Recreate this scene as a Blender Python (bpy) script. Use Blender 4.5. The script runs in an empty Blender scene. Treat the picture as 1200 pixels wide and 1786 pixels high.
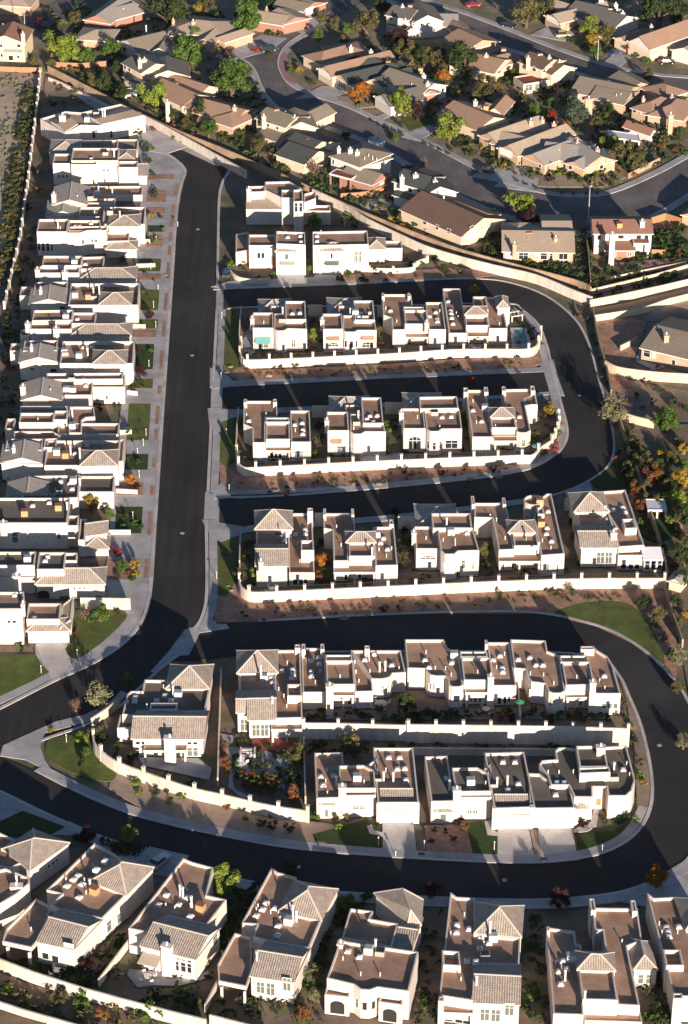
import bpy, math, random
from mathutils import Vector
R = math.radians
rnd = random.Random(7)
scene = bpy.context.scene
COL = scene.collection
# ---------------------------------------------------------------- camera
FPX, CXP, CYP, PITCH, CAMH = 4733.0, 600.0, 893.0, 30.6, 263.8
cam = bpy.data.cameras.new('camera'); camo = bpy.data.objects.new('camera', cam); COL.objects.link(camo)
cam.sensor_fit = 'HORIZONTAL'; cam.sensor_width = 36; cam.lens = 36*FPX/1200
cam.clip_start = 1; cam.clip_end = 20000
camo.location = (0, 0, CAMH); camo.rotation_euler = (R(90-PITCH), 0, 0)
scene.camera = camo
# ---------------------------------------------------------------- light
SUN_EL, SUN_AZ = 11.3, 15.5     # elevation; the sun stands behind the camera and this far to its right
world = bpy.data.worlds.new('World'); scene.world = world; world.use_nodes = True
nt = world.node_tree; sky = nt.nodes.new('ShaderNodeTexSky'); sky.sky_type = 'NISHITA'; sky.sun_disc = False
sky.sun_elevation = R(SUN_EL); sky.sun_rotation = R(180-SUN_AZ); sky.air_density = 1.2; sky.dust_density = 0.4; sky.ozone_density = 3.0
tint = nt.nodes.new('ShaderNodeMix'); tint.data_type = 'RGBA'; tint.blend_type = 'MULTIPLY'; tint.inputs[0].default_value = 1; tint.inputs[7].default_value = (1.05, 1.05, 1.15, 1)
nt.links.new(sky.outputs[0], tint.inputs[6]); nt.links.new(tint.outputs[2], nt.nodes['Background'].inputs[0]); nt.nodes['Background'].inputs[1].default_value = 0.05
sl = bpy.data.lights.new('sun', 'SUN'); sl.energy = 5.0; sl.angle = R(0.5); sl.color = (1.0, 0.81, 0.66)
so = bpy.data.objects.new('sun', sl); COL.objects.link(so)
so.rotation_euler = (R(90-SUN_EL), 0, R(SUN_AZ)); so.location = (100, -300, 300)
scene.view_settings.view_transform = 'Standard'; scene.view_settings.look = 'None'
scene.view_settings.exposure = 1.02; scene.view_settings.gamma = 1
HAZE = 0.000012     # density of the air
# ---------------------------------------------------------------- pixel -> place
cp, sp = math.cos(R(PITCH)), math.sin(R(PITCH))
def ray(px, py):
    a = (px-CXP)/FPX; b = (CYP-py)/FPX
    return Vector((a, cp+b*sp, -sp+b*cp))
def at(px, py, z=0.0):
    d = ray(px, py); t = (z-CAMH)/d.z
    return Vector((d.x*t, d.y*t, z))
def zfrom(px, py, g):
    """height of the point seen at (px,py) when the ground right below it is seen at row g"""
    if isinstance(g, tuple): Y = at(px, g[0], g[1]).y; d = ray(px, py); return CAMH + d.z*Y/d.y
    if g < 20: return g
    Y = at(px, g, 0).y; d = ray(px, py)
    return CAMH + d.z*Y/d.y
def V2(v): return Vector((v.x, v.y))
# ---------------------------------------------------------------- materials
MATS = {}
def nodemat(name, rough=0.9):
    m = bpy.data.materials.new(name); m.use_nodes = True
    b = m.node_tree.nodes['Principled BSDF']; b.inputs['Roughness'].default_value = rough
    b.inputs['Specular IOR Level'].default_value = 0.25
    return m, m.node_tree, b
def mixmat(name, c1, c2, scale=1.0, rough=0.9, detail=6, c3=None, scale3=0.1, bump=0.0, objrand=0.0, contrast=(0.35, 0.65)):
    m, t, b = nodemat(name, rough); N = t.nodes.new; L = t.links.new
    tc = N('ShaderNodeTexCoord'); geo = N('ShaderNodeNewGeometry')
    n = N('ShaderNodeTexNoise'); n.inputs['Scale'].default_value = scale; n.inputs['Detail'].default_value = detail
    L(geo.outputs['Position'], n.inputs['Vector'])
    r = N('ShaderNodeMapRange'); r.inputs[1].default_value, r.inputs[2].default_value = contrast
    L(n.outputs[0], r.inputs[0])
    mx = N('ShaderNodeMix'); mx.data_type = 'RGBA'; mx.inputs[6].default_value = (*c1, 1); mx.inputs[7].default_value = (*c2, 1)
    L(r.outputs[0], mx.inputs[0]); out = mx.outputs[2]
    if c3:
        n3 = N('ShaderNodeTexNoise'); n3.inputs['Scale'].default_value = scale3; n3.inputs['Detail'].default_value = 4
        L(geo.outputs['Position'], n3.inputs['Vector'])
        r3 = N('ShaderNodeMapRange'); r3.inputs[1].default_value = .48; r3.inputs[2].default_value = .62; L(n3.outputs[0], r3.inputs[0])
        m3 = N('ShaderNodeMix'); m3.data_type = 'RGBA'; m3.inputs[7].default_value = (*c3, 1)
        L(r3.outputs[0], m3.inputs[0]); L(out, m3.inputs[6]); out = m3.outputs[2]
    if objrand:
        oi = N('ShaderNodeObjectInfo'); mr = N('ShaderNodeMapRange'); mr.inputs[3].default_value = 1-objrand; mr.inputs[4].default_value = 1+objrand
        L(oi.outputs['Random'], mr.inputs[0])
        hs = N('ShaderNodeHueSaturation'); L(mr.outputs[0], hs.inputs['Value']); L(out, hs.inputs['Color']); out = hs.outputs[0]
    L(out, b.inputs['Base Color'])
    if bump:
        bp = N('ShaderNodeBump'); bp.inputs['Strength'].default_value = bump; bp.inputs['Distance'].default_value = .1
        L(n.outputs[0], bp.inputs['Height']); L(bp.outputs[0], b.inputs['Normal'])
    MATS[name] = m; return m
def tilemat(name, c1, c2, pitch=0.42):
    m, t, b = nodemat(name, 0.85); N = t.nodes.new; L = t.links.new
    uv = N('ShaderNodeUVMap'); sx = N('ShaderNodeSeparateXYZ'); L(uv.outputs[0], sx.inputs[0])
    mu = N('ShaderNodeMath'); mu.operation = 'MULTIPLY'; mu.inputs[1].default_value = 2*math.pi/pitch; L(sx.outputs[0], mu.inputs[0])
    si = N('ShaderNodeMath'); si.operation = 'SINE'; L(mu.outputs[0], si.inputs[0])
    mr = N('ShaderNodeMapRange'); mr.inputs[1].default_value = -1; L(si.outputs[0], mr.inputs[0])
    mv = N('ShaderNodeMath'); mv.operation = 'MULTIPLY'; mv.inputs[1].default_value = 2*math.pi/.4; L(sx.outputs[1], mv.inputs[0])
    sv = N('ShaderNodeMath'); sv.operation = 'SINE'; L(mv.outputs[0], sv.inputs[0])
    fl = N('ShaderNodeMath'); fl.operation = 'FLOOR'; dv = N('ShaderNodeMath'); dv.operation = 'DIVIDE'; dv.inputs[1].default_value = pitch
    L(sx.outputs[0], dv.inputs[0]); L(dv.outputs[0], fl.inputs[0])
    fl2 = N('ShaderNodeMath'); fl2.operation = 'FLOOR'; dv2 = N('ShaderNodeMath'); dv2.operation = 'DIVIDE'; dv2.inputs[1].default_value = .4
    L(sx.outputs[1], dv2.inputs[0]); L(dv2.outputs[0], fl2.inputs[0])
    cb = N('ShaderNodeCombineXYZ'); L(fl.outputs[0], cb.inputs[0]); L(fl2.outputs[0], cb.inputs[1])
    wn = N('ShaderNodeTexWhiteNoise'); wn.noise_dimensions = '2D'; L(cb.outputs[0], wn.inputs['Vector'])
    n = N('ShaderNodeTexNoise'); n.inputs['Scale'].default_value = .35; n.inputs['Detail'].default_value = 4
    geo = N('ShaderNodeNewGeometry'); L(geo.outputs['Position'], n.inputs['Vector'])
    ad = N('ShaderNodeMath'); ad.operation = 'ADD'; L(wn.outputs[0], ad.inputs[0]); L(n.outputs[0], ad.inputs[1])
    r2 = N('ShaderNodeMapRange'); r2.inputs[1].default_value = .35; r2.inputs[2].default_value = 1.5; L(ad.outputs[0], r2.inputs[0])
    mx = N('ShaderNodeMix'); mx.data_type = 'RGBA'; mx.inputs[6].default_value = (*c1, 1); mx.inputs[7].default_value = (*c2, 1); L(r2.outputs[0], mx.inputs[0])
    # grooves between the barrel rows darkened: their shade is painted into the colour
    g = N('ShaderNodeMapRange'); g.inputs[1].default_value = 0; g.inputs[2].default_value = .45; g.inputs[3].default_value = .55; g.inputs[4].default_value = 1; L(mr.outputs[0], g.inputs[0])
    m2 = N('ShaderNodeMix'); m2.data_type = 'RGBA'; m2.blend_type = 'MULTIPLY'; m2.inputs[0].default_value = 1; L(mx.outputs[2], m2.inputs[6]); L(g.outputs[0], m2.inputs[7])
    L(m2.outputs[2], b.inputs['Base Color'])
    h = N('ShaderNodeMath'); h.operation = 'MULTIPLY_ADD'; h.inputs[1].default_value = .25; L(sv.outputs[0], h.inputs[0]); L(si.outputs[0], h.inputs[2])
    bp = N('ShaderNodeBump'); bp.inputs['Strength'].default_value = .5; bp.inputs['Distance'].default_value = .06; L(h.outputs[0], bp.inputs['Height']); L(bp.outputs[0], b.inputs['Normal'])
    MATS[name] = m; return m
def plain(name, c, rough=.6, metal=0, spec=.5):
    m, t, b = nodemat(name, rough); b.inputs['Base Color'].default_value = (*c, 1); b.inputs['Metallic'].default_value = metal
    b.inputs['Specular IOR Level'].default_value = spec
    MATS[name] = m; return m
mixmat('stucco', (.68,.625,.57), (.64,.585,.53), .6, .95, 5, (.60,.54,.48), .09, bump=.05)
mixmat('stucco_fence', (.70,.64,.57), (.65,.59,.51), 1.2, .95, 5, (.58,.51,.42), .12, bump=.05)
mixmat('wall_cream', (.66,.55,.41), (.60,.49,.36), .5, .95)
mixmat('wall_yellow', (.70,.60,.40), (.64,.54,.36), .5, .95)
mixmat('wall_tan', (.50,.37,.26), (.43,.31,.21), .5, .95)
mixmat('wall_white', (.68,.65,.61), (.62,.59,.55), .5, .95)
mixmat('block_tan', (.46,.34,.23), (.36,.26,.17), 1.5, .95, 5, (.28,.20,.13), .2)
mixmat('block_orange', (.42,.23,.14), (.34,.18,.11), 1.0, .95, 5)
mixmat('stone_red', (.36,.20,.21), (.30,.165,.17), 1.0, .95, 5)
def brickmat():
    m, t, b = nodemat('brick', .9); N = t.nodes.new; L = t.links.new
    geo = N('ShaderNodeNewGeometry'); mp = N('ShaderNodeMapping'); mp.inputs['Rotation'].default_value = (R(90), 0, 0)
    L(geo.outputs['Position'], mp.inputs[0]); br = N('ShaderNodeTexBrick'); br.inputs['Scale'].default_value = 1.0
    br.inputs['Brick Width'].default_value = .5; br.inputs['Row Height'].default_value = .18; br.inputs['Mortar Size'].default_value = .02
    br.inputs['Color1'].default_value = (.34,.16,.11,1); br.inputs['Color2'].default_value = (.27,.13,.09,1); br.inputs['Mortar'].default_value = (.4,.3,.24,1)
    L(mp.outputs[0], br.inputs[0]); L(br.outputs[0], b.inputs['Base Color']); MATS['brick'] = m
brickmat()
mixmat('roof_brown', (.44,.29,.205), (.38,.25,.175), 1.5, 1, 8, (.33,.215,.155), .16, bump=.2, objrand=.13)
mixmat('roof_grey', (.15,.135,.115), (.12,.105,.09), 1.5, 1, 8, (.18,.155,.13), .16, bump=.2, objrand=.08)
mixmat('roof_pale', (.40,.33,.26), (.33,.27,.21), 1.2, 1, 8, (.36,.28,.21), .2, bump=.2)
tilemat('tile', (.31,.265,.225), (.44,.39,.34), .36)
tilemat('tile_gray', (.36,.33,.29), (.46,.42,.38), .36)
def overlay(name, kind, amt, scale=(1,1,1), p=1.0):
    m = MATS[name]; t = m.node_tree; N = t.nodes.new; L = t.links.new; b = t.nodes['Principled BSDF']; src = b.inputs['Base Color'].links[0].from_socket
    geo = N('ShaderNodeNewGeometry'); mp = N('ShaderNodeMapping'); mp.inputs['Scale'].default_value = scale; L(geo.outputs['Position'], mp.inputs[0])
    if kind == 'noise':
        x = N('ShaderNodeTexNoise'); x.inputs['Scale'].default_value = p; x.inputs['Detail'].default_value = 5; L(mp.outputs[0], x.inputs['Vector']); o = x.outputs[0]
        r = N('ShaderNodeMapRange'); r.inputs[1].default_value = .35; r.inputs[2].default_value = .65; r.inputs[3].default_value = 1-amt; r.inputs[4].default_value = 1+amt*.5; L(o, r.inputs[0]); o = r.outputs[0]
    else:
        x = N('ShaderNodeTexBrick'); x.inputs['Scale'].default_value = p; x.inputs['Mortar Size'].default_value = .018; x.inputs['Brick Width'].default_value = kind[0]; x.inputs['Row Height'].default_value = kind[1]
        x.inputs['Color1'].default_value = (1,1,1,1); k = 1-amt*.35; x.inputs['Color2'].default_value = (k,k,k,1); k = 1-amt; x.inputs['Mortar'].default_value = (k,k,k,1); L(mp.outputs[0], x.inputs['Vector']); o = x.outputs[0]
    mx = N('ShaderNodeMix'); mx.data_type = 'RGBA'; mx.blend_type = 'MULTIPLY'; mx.inputs[0].default_value = 1; L(src, mx.inputs[6]); L(o, mx.inputs[7]); L(mx.outputs[2], b.inputs['Base Color'])
plain('tile_cap', (.55,.48,.41), .8)
def shingle(name, c): mixmat(name, tuple(x*1.12 for x in c), tuple(x*.85 for x in c), 2.2, .95, 8, tuple(x*.93 for x in c), .2, bump=.15)
shingle('sh_brown', (.34,.225,.16)); shingle('sh_tan', (.42,.34,.255)); shingle('sh_dkbrown', (.16,.105,.08)); shingle('sh_red', (.31,.17,.12))
shingle('sh_grey', (.33,.31,.28)); shingle('sh_olive', (.25,.215,.165)); shingle('sh_green', (.075,.085,.08)); shingle('sh_charcoal', (.15,.14,.13))
plain('white', (.78,.75,.71), .5); plain('garage', (.86,.84,.82), .5); plain('glass_dark', (.025,.03,.035), .12, 0, .7)
plain('glass_green', (.13,.15,.13), .15, 0, .6); plain('glass_pale', (.55,.55,.52), .2, 0, .5)
plain('metal_grey', (.38,.40,.38), .45, .2); plain('metal_white', (.62,.66,.70), .5); plain('dome', (.50,.54,.60), .25)
plain('gold', (.42,.30,.14), .6); plain('wood_orange', (.38,.20,.09), .8); plain('wood_door', (.42,.20,.08), .6); plain('wood_beam', (.30,.12,.07), .8)
plain('balcony_green', (.10,.16,.13), .7); plain('teal', (.12,.34,.34), .8); plain('canvas_tan', (.48,.41,.32), .9); plain('steel', (.55,.56,.58), .4, .3); plain('black', (.02,.02,.02), .6)
plain('umbrella_green', (.03,.20,.10), .8); plain('umbrella_red', (.55,.06,.04), .8); plain('rubber', (.02,.02,.02), .8)
mixmat('asphalt_dark', (.030,.030,.032), (.024,.024,.026), 1.0, .95, 10, (.041,.040,.041), .05, contrast=(.3,.7))
mixmat('asphalt_old', (.15,.14,.14), (.125,.115,.12), 2.0, .95, 6, (.165,.15,.15), .07, contrast=(.3,.7))
mixmat('concrete', (.46,.46,.47), (.39,.39,.40), 1.2, .95, 6, (.34,.335,.34), .13, bump=.05)
mixmat('concrete_pale', (.55,.53,.51), (.48,.46,.44), 1.2, .95, 6, (.40,.385,.37), .16)
mixmat('gravel_pink', (.44,.27,.19), (.31,.185,.13), 1.1, 1, 12, (.27,.18,.135), .11, bump=.3)
mixmat('dirt', (.36,.28,.22), (.29,.225,.175), .7, 1, 10, (.17,.13,.10), .05, bump=.3)
mixmat('desert', (.52,.41,.31), (.42,.33,.25), .5, 1, 10, (.34,.28,.20), .06, bump=.3)
mixmat('yard', (.17,.13,.10), (.23,.175,.135), .5, 1, 8, (.10,.11,.06), .1, bump=.3)
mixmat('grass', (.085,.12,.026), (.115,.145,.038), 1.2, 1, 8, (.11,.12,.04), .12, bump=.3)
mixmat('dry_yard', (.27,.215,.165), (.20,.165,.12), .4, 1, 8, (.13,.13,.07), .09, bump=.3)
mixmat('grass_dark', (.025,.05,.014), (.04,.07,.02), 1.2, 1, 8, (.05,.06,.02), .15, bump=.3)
mixmat('rock', (.38,.29,.22), (.28,.21,.16), 1.0, 1, 6, bump=.4)
mixmat('water', (.10,.26,.30), (.08,.22,.26), .5, .06)
mixmat('terracotta', (.24,.08,.055), (.20,.07,.05), 1.0, .9)
mixmat('bark', (.16,.11,.08), (.10,.07,.05), 3.0, 1)
mixmat('asphalt_main', (.030,.030,.032), (.025,.025,.027), 1.0, .95, 10, (.040,.039,.040), .05, contrast=(.3,.7)); overlay('asphalt_main', 'noise', .22, (1,.03,1), .9); overlay('asphalt_main', 'noise', .15, (1,1,1), .12)
overlay('asphalt_dark', 'noise', .2, (1,1,1), .12); overlay('asphalt_old', 'noise', .2, (1,1,1), .15); overlay('asphalt_old', 'noise', .12, (1,.2,1), 1.0)
overlay('stucco', 'noise', .10, (.9,.9,.12), 1.0); overlay('stucco_fence', 'noise', .14, (.9,.9,.15), 1.0); overlay('stucco', 'noise', .06, (1,1,1), .25)
overlay('roof_brown', (9.0,1.0), .22); overlay('roof_grey', (9.0,1.0), .2); overlay('roof_brown', 'noise', .15, (1,1,1), .4)
overlay('gravel_pink', 'noise', .22, (1,1,1), .5); overlay('grass', 'noise', .12, (.25,1.6,1), 1.0); overlay('concrete', (1.6,1.6), .3); overlay('concrete_pale', (2.4,2.4), .25); overlay('concrete', 'noise', .16, (1,1,1), .3); overlay('grass', 'noise', .25, (1,1,1), .35)
for k_ in ('sh_brown','sh_tan','sh_olive','sh_grey','sh_charcoal','sh_green','sh_dkbrown','sh_red'): pass
def leafmat(name, c, c2=None, tr=.25):
    m, t, b = nodemat('leaf_'+name, .85); N = t.nodes.new; L = t.links.new; c2 = c2 or tuple(x*.65 for x in c)
    geo = N('ShaderNodeNewGeometry'); oi = N('ShaderNodeObjectInfo')
    n = N('ShaderNodeTexNoise'); n.inputs['Scale'].default_value = .8; n.inputs['Detail'].default_value = 3; L(geo.outputs['Position'], n.inputs['Vector'])
    ad = N('ShaderNodeMath'); ad.operation = 'ADD'; L(n.outputs[0], ad.inputs[0])
    sc = N('ShaderNodeMath'); sc.operation = 'MULTIPLY_ADD'; sc.inputs[1].default_value = .5; sc.inputs[2].default_value = -.25; L(geo.outputs['Random Per Island'], sc.inputs[0]); L(sc.outputs[0], ad.inputs[1])
    r = N('ShaderNodeMapRange'); r.inputs[1].default_value = .3; r.inputs[2].default_value = .7; L(ad.outputs[0], r.inputs[0])
    mx = N('ShaderNodeMix'); mx.data_type = 'RGBA'; mx.inputs[6].default_value = (*c2, 1); mx.inputs[7].default_value = (*c, 1); L(r.outputs[0], mx.inputs[0])
    hs = N('ShaderNodeHueSaturation'); mr = N('ShaderNodeMapRange'); mr.inputs[3].default_value = .8; mr.inputs[4].default_value = 1.2; L(oi.outputs['Random'], mr.inputs[0])
    L(mr.outputs[0], hs.inputs['Value']); L(mx.outputs[2], hs.inputs['Color']); L(hs.outputs[0], b.inputs['Base Color'])
    tl = N('ShaderNodeBsdfTranslucent'); L(hs.outputs[0], tl.inputs[0]); ms = N('ShaderNodeMixShader'); ms.inputs[0].default_value = tr
    L(b.outputs[0], ms.inputs[1]); L(tl.outputs[0], ms.inputs[2]); L(ms.outputs[0], t.nodes['Material Output'].inputs[0])
    MATS['leaf_'+name] = m
leafmat('green', (.11,.19,.035), (.05,.10,.02)); leafmat('lime', (.22,.28,.045), (.12,.17,.03)); leafmat('dark', (.05,.08,.024), (.028,.045,.015))
leafmat('olive', (.15,.14,.05), (.07,.07,.03)); leafmat('pale', (.26,.26,.14), (.15,.16,.08)); leafmat('orange', (.42,.19,.03), (.28,.10,.02))
leafmat('gold', (.38,.26,.04), (.22,.16,.03)); leafmat('rust', (.24,.10,.035), (.14,.07,.025)); leafmat('red', (.34,.05,.035), (.18,.03,.02))
leafmat('plum', (.06,.025,.025), (.03,.015,.016)); leafmat('bluegreen', (.10,.14,.09), (.05,.08,.05)); leafmat('twig', (.26,.18,.14), (.16,.11,.09))
# ---------------------------------------------------------------- mesh helper
class MB:
    def __init__(s): s.v = []; s.f = []; s.m = []; s.uv = {}
    def face(s, pts, mi=0, uvs=None):
        i = len(s.v); s.v += [tuple(p) for p in pts]; s.f.append(tuple(range(i, i+len(pts)))); s.m.append(mi)
        if uvs: s.uv[len(s.f)-1] = uvs
    def box(s, c, u, v, hx, hy, z0, z1, mi=0, top=1.0):
        """box on a ground frame: centre c, unit dirs u v, half sizes, top = taper"""
        b = [c+u*a*hx+v*d*hy for a, d in ((-1,-1),(1,-1),(1,1),(-1,1))]; t = [c+u*a*hx*top+v*d*hy*top for a, d in ((-1,-1),(1,-1),(1,1),(-1,1))]
        B_ = [(p.x, p.y, z0) for p in b]; T_ = [(p.x, p.y, z1) for p in t]
        for k in range(4): s.face([B_[k], B_[(k+1)%4], T_[(k+1)%4], T_[k]], mi)
        s.face(T_, mi); s.face(B_[::-1], mi)
    def cyl(s, x, y, z0, z1, r0, r1=None, n=8, mi=0):
        r1 = r0 if r1 is None else r1
        a = [(x+r0*math.cos(2*math.pi*k/n), y+r0*math.sin(2*math.pi*k/n), z0) for k in range(n)]
        b = [(x+r1*math.cos(2*math.pi*k/n), y+r1*math.sin(2*math.pi*k/n), z1) for k in range(n)]
        for k in range(n): s.face([a[k], a[(k+1)%n], b[(k+1)%n], b[k]], mi)
        s.face(b, mi)
    def limb(s, p, q, r0, r1, n=6, mi=0):
        p = Vector(p); q = Vector(q); d = (q-p).normalized(); a = d.orthogonal().normalized(); b = d.cross(a)
        A = [p+(a*math.cos(2*math.pi*k/n)+b*math.sin(2*math.pi*k/n))*r0 for k in range(n)]
        B_ = [q+(a*math.cos(2*math.pi*k/n)+b*math.sin(2*math.pi*k/n))*r1 for k in range(n)]
        for k in range(n): s.face([A[k], A[(k+1)%n], B_[(k+1)%n], B_[k]], mi)
        s.face(B_, mi)
    def sphere(s, c, rx, ry, rz, n=8, mi=0, half=False):
        st = n//2
        for i in range(st):
            a0 = math.pi*i/st - math.pi/2; a1 = math.pi*(i+1)/st - math.pi/2
            if half: a0 = max(a0, 0); a1 = max(a1, 0)
            if a1 <= a0: continue
            for k in range(n):
                b0 = 2*math.pi*k/n; b1 = 2*math.pi*(k+1)/n
                P = lambda a, b: (c[0]+rx*math.cos(a)*math.cos(b), c[1]+ry*math.cos(a)*math.sin(b), c[2]+rz*math.sin(a))
                s.face([P(a0,b0), P(a0,b1), P(a1,b1), P(a1,b0)], mi)
    def build(s, name, mats, parent=None, origin=None, smooth=False):
        if isinstance(mats, str): mats = [mats]
        o0 = Vector(origin) if origin is not None else Vector((0,0,0))
        me = bpy.data.meshes.new(name); me.from_pydata([(x-o0.x, y-o0.y, z-o0.z) for x, y, z in s.v], [], s.f)
        for k in mats: me.materials.append(MATS[k])
        me.polygons.foreach_set('material_index', s.m)
        if s.uv:
            ul = me.uv_layers.new(name='UVMap')
            for fi, uvs in s.uv.items():
                for k, li in enumerate(me.polygons[fi].loop_indices): ul.data[li].uv = uvs[k]
        if smooth: me.polygons.foreach_set('use_smooth', [True]*len(me.polygons))
        me.update()
        o = bpy.data.objects.new(name, me); COL.objects.link(o)
        if origin is not None and parent is None: o.location = o0
        if parent is not None: o.parent = parent
        return o
def wloc(o):
    """world position of an unrotated chain of parents"""
    v = Vector((0,0,0))
    while o is not None: v += o.location; o = o.parent
    return v
def part(mb, name, mats, parent, smooth=False):
    w = wloc(parent); o = mb.build(name, mats, None, None, smooth)
    for v in o.data.vertices: v.co -= w
    o.parent = parent; return o
def tag(o, label=None, cat=None, group=None, kind=None):
    if label: o['label'] = label
    if cat: o['category'] = cat
    if group: o['group'] = group
    if kind: o['kind'] = kind
    return o
def empty(name, loc):
    o = bpy.data.objects.new(name, None); COL.objects.link(o); o.location = loc; o.empty_display_size = .5; return o
def inset(poly, d):
    n = len(poly); out = []
    area = sum(poly[i].x*poly[(i+1)%n].y-poly[(i+1)%n].x*poly[i].y for i in range(n)); s = 1 if area > 0 else -1
    for i in range(n):
        a = poly[i-1]; b = poly[i]; c = poly[(i+1)%n]
        e1 = (b-a).normalized(); e2 = (c-b).normalized(); n1 = Vector((-e1.y, e1.x))*s; n2 = Vector((-e2.y, e2.x))*s
        m = n1+n2
        if m.length < 1e-4: out.append(b+n1*d); continue
        m.normalize(); k = d/max(.35, m.dot(n1)); out.append(b+m*k)
    return out
def smoothline(pts, n=6, closed=False):
    P = [Vector(p) for p in pts]; out = []; N = len(P)
    rng = range(N) if closed else range(N-1)
    for i in rng:
        p0 = P[i-1] if (closed or i > 0) else P[i]; p1 = P[i]; p2 = P[(i+1)%N]; p3 = P[(i+2)%N] if (closed or i+2 < N) else p2
        for k in range(n):
            t = k/n; out.append(.5*((2*p1)+(p2-p0)*t+(2*p0-5*p1+4*p2-p3)*t*t+(3*p1-p0-3*p2+p3)*t**3))
    if not closed: out.append(P[-1])
    return out
# ---------------------------------------------------------------- setting sheets
from mathutils.geometry import tessellate_polygon
ZK = [0]
def sheet(name, pxs, mat, z, kind='structure', smooth=0, label=None, cat=None):
    ZK[0] += 1; z += ZK[0]*.00025
    pts = [at(x, y, z) for x, y in pxs]
    if smooth: pts = smoothline(pts, smooth, True)
    P = [Vector((p.x, p.y, z)) for p in pts]
    me = bpy.data.meshes.new(name); tris = tessellate_polygon([P])
    base = Vector((sum(p.x for p in P)/len(P), sum(p.y for p in P)/len(P), 0))
    # a sheet with a skirt so it reads as a laid slab
    n = len(P); vs = [tuple(p-base) for p in P]+[(p.x-base.x, p.y-base.y, z-.12) for p in P]
    fs = [tuple(t) for t in tris]+[(i, (i+1)%n, n+(i+1)%n, n+i) for i in range(n)]
    me.from_pydata(vs, [], fs); me.materials.append(MATS[mat]); me.update()
    o = bpy.data.objects.new(name, me); COL.objects.link(o); o.location = base
    tag(o, label, cat, None, kind); return o
def ribbon(name, pxs, off, w, mat, z, kind='structure', n=6, h=.12):
    """band beside a line: off metres to the left of travel, w wide"""
    ZK[0] += 1; z += ZK[0]*.00025
    L = smoothline([at(x, y, 0) for x, y in pxs], n); A = []; Bb = []
    for i, p in enumerate(L):
        a = L[max(0, i-1)]; b = L[min(len(L)-1, i+1)]; d = V2(b-a).normalized(); nn = Vector((-d.y, d.x))
        A.append(V2(p)+nn*off); Bb.append(V2(p)+nn*(off+w))
    m = MB()
    for i in range(len(L)-1):
        a0, a1, b0, b1 = A[i], A[i+1], Bb[i], Bb[i+1]
        m.face([(a0.x,a0.y,z),(a1.x,a1.y,z),(b1.x,b1.y,z),(b0.x,b0.y,z)])
        m.face([(a0.x,a0.y,z-h),(a1.x,a1.y,z-h),(a1.x,a1.y,z),(a0.x,a0.y,z)]); m.face([(b0.x,b0.y,z-h),(b1.x,b1.y,z-h),(b1.x,b1.y,z),(b0.x,b0.y,z)])
    return tag(m.build(name, mat, None, (0,0,0)), None, None, None, kind)
# base ground
m = MB(); S = 4000
m.face([(-S,-2000,-.3),(S,-2000,-.3),(S,S,-.3),(-S,S,-.3)]); tag(m.build('ground', 'dirt', None, (0,0,0)), None, None, None, 'structure')
sheet('desert_ground', [(-120,118),(75,130),(60,240),(30,360),(-10,520),(-120,560)], 'desert', -.05)
sheet('garden_ground', [(-60,190),(75,190),(120,120),(420,270),(760,425),(1040,520),(1060,640),(1130,850),(1170,1010),(1230,1150),(1260,1800),(-60,1800)], 'yard', -.15)
# streets
MAIN_L = [(285,264),(306,276),(325,296),(320,318),(313,350),(308,400),(303,480),(285,740),(273,920),(264,1040),(246,1090),(212,1128),(160,1160),(90,1192),(0,1238),(-80,1275)]
MAIN_R = [(350,259),(400,285),(386,318),(380,350),(378,440),(368,740),(358,1040),(345,1085),(318,1130),(270,1172),(205,1232),(150,1262),(105,1278),(50,1296),(-80,1352)]
sheet('street', MAIN_L+MAIN_R[::-1], 'asphalt_main', -.02)
L1_OUT = [(372,506),(430,503),(560,498),(720,490),(830,487),(890,494),(950,516),(1000,556),(1025,600),(1042,660),(1058,715),(1069,770),(1062,808),(1030,835),(985,856),(930,868),(700,897),(430,918),(352,905)]
L1_IN = [(358,862),(420,869),(600,858),(830,836),(920,820),(962,800),(985,778),(992,750),(980,700),(965,640),(955,600),(940,565),(912,540),(880,528),(700,532),(440,535),(372,540)]
sheet('street', L1_OUT+L1_IN, 'asphalt_dark', -.012, smooth=3)
sheet('street', [(365,676),(420,673),(650,661),(950,648),(990,646),(1000,684),(958,682),(700,700),(420,714),(366,708)], 'asphalt_dark', -.004)
L2_OUT = [(330,1096),(450,1085),(650,1074),(850,1068),(950,1072),(1040,1092),(1100,1120),(1150,1160),(1190,1210),(1215,1270),(1230,1350),(1225,1430),(1195,1500),(1110,1546),(1020,1563),(900,1568),(700,1561),(500,1546),(350,1516),(200,1466),(100,1426),(0,1378),(-60,1350)]
L2_IN = [(-60,1300),(0,1320),(60,1345),(150,1390),(250,1428),(400,1462),(520,1482),(700,1497),(850,1505),(960,1505),(1050,1490),(1108,1458),(1137,1410),(1139,1350),(1122,1270),(1100,1215),(1080,1175),(1040,1145),(900,1135),(500,1136),(300,1152)]
sheet('street', L2_OUT+L2_IN, 'asphalt_dark', -.008, smooth=3)
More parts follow.
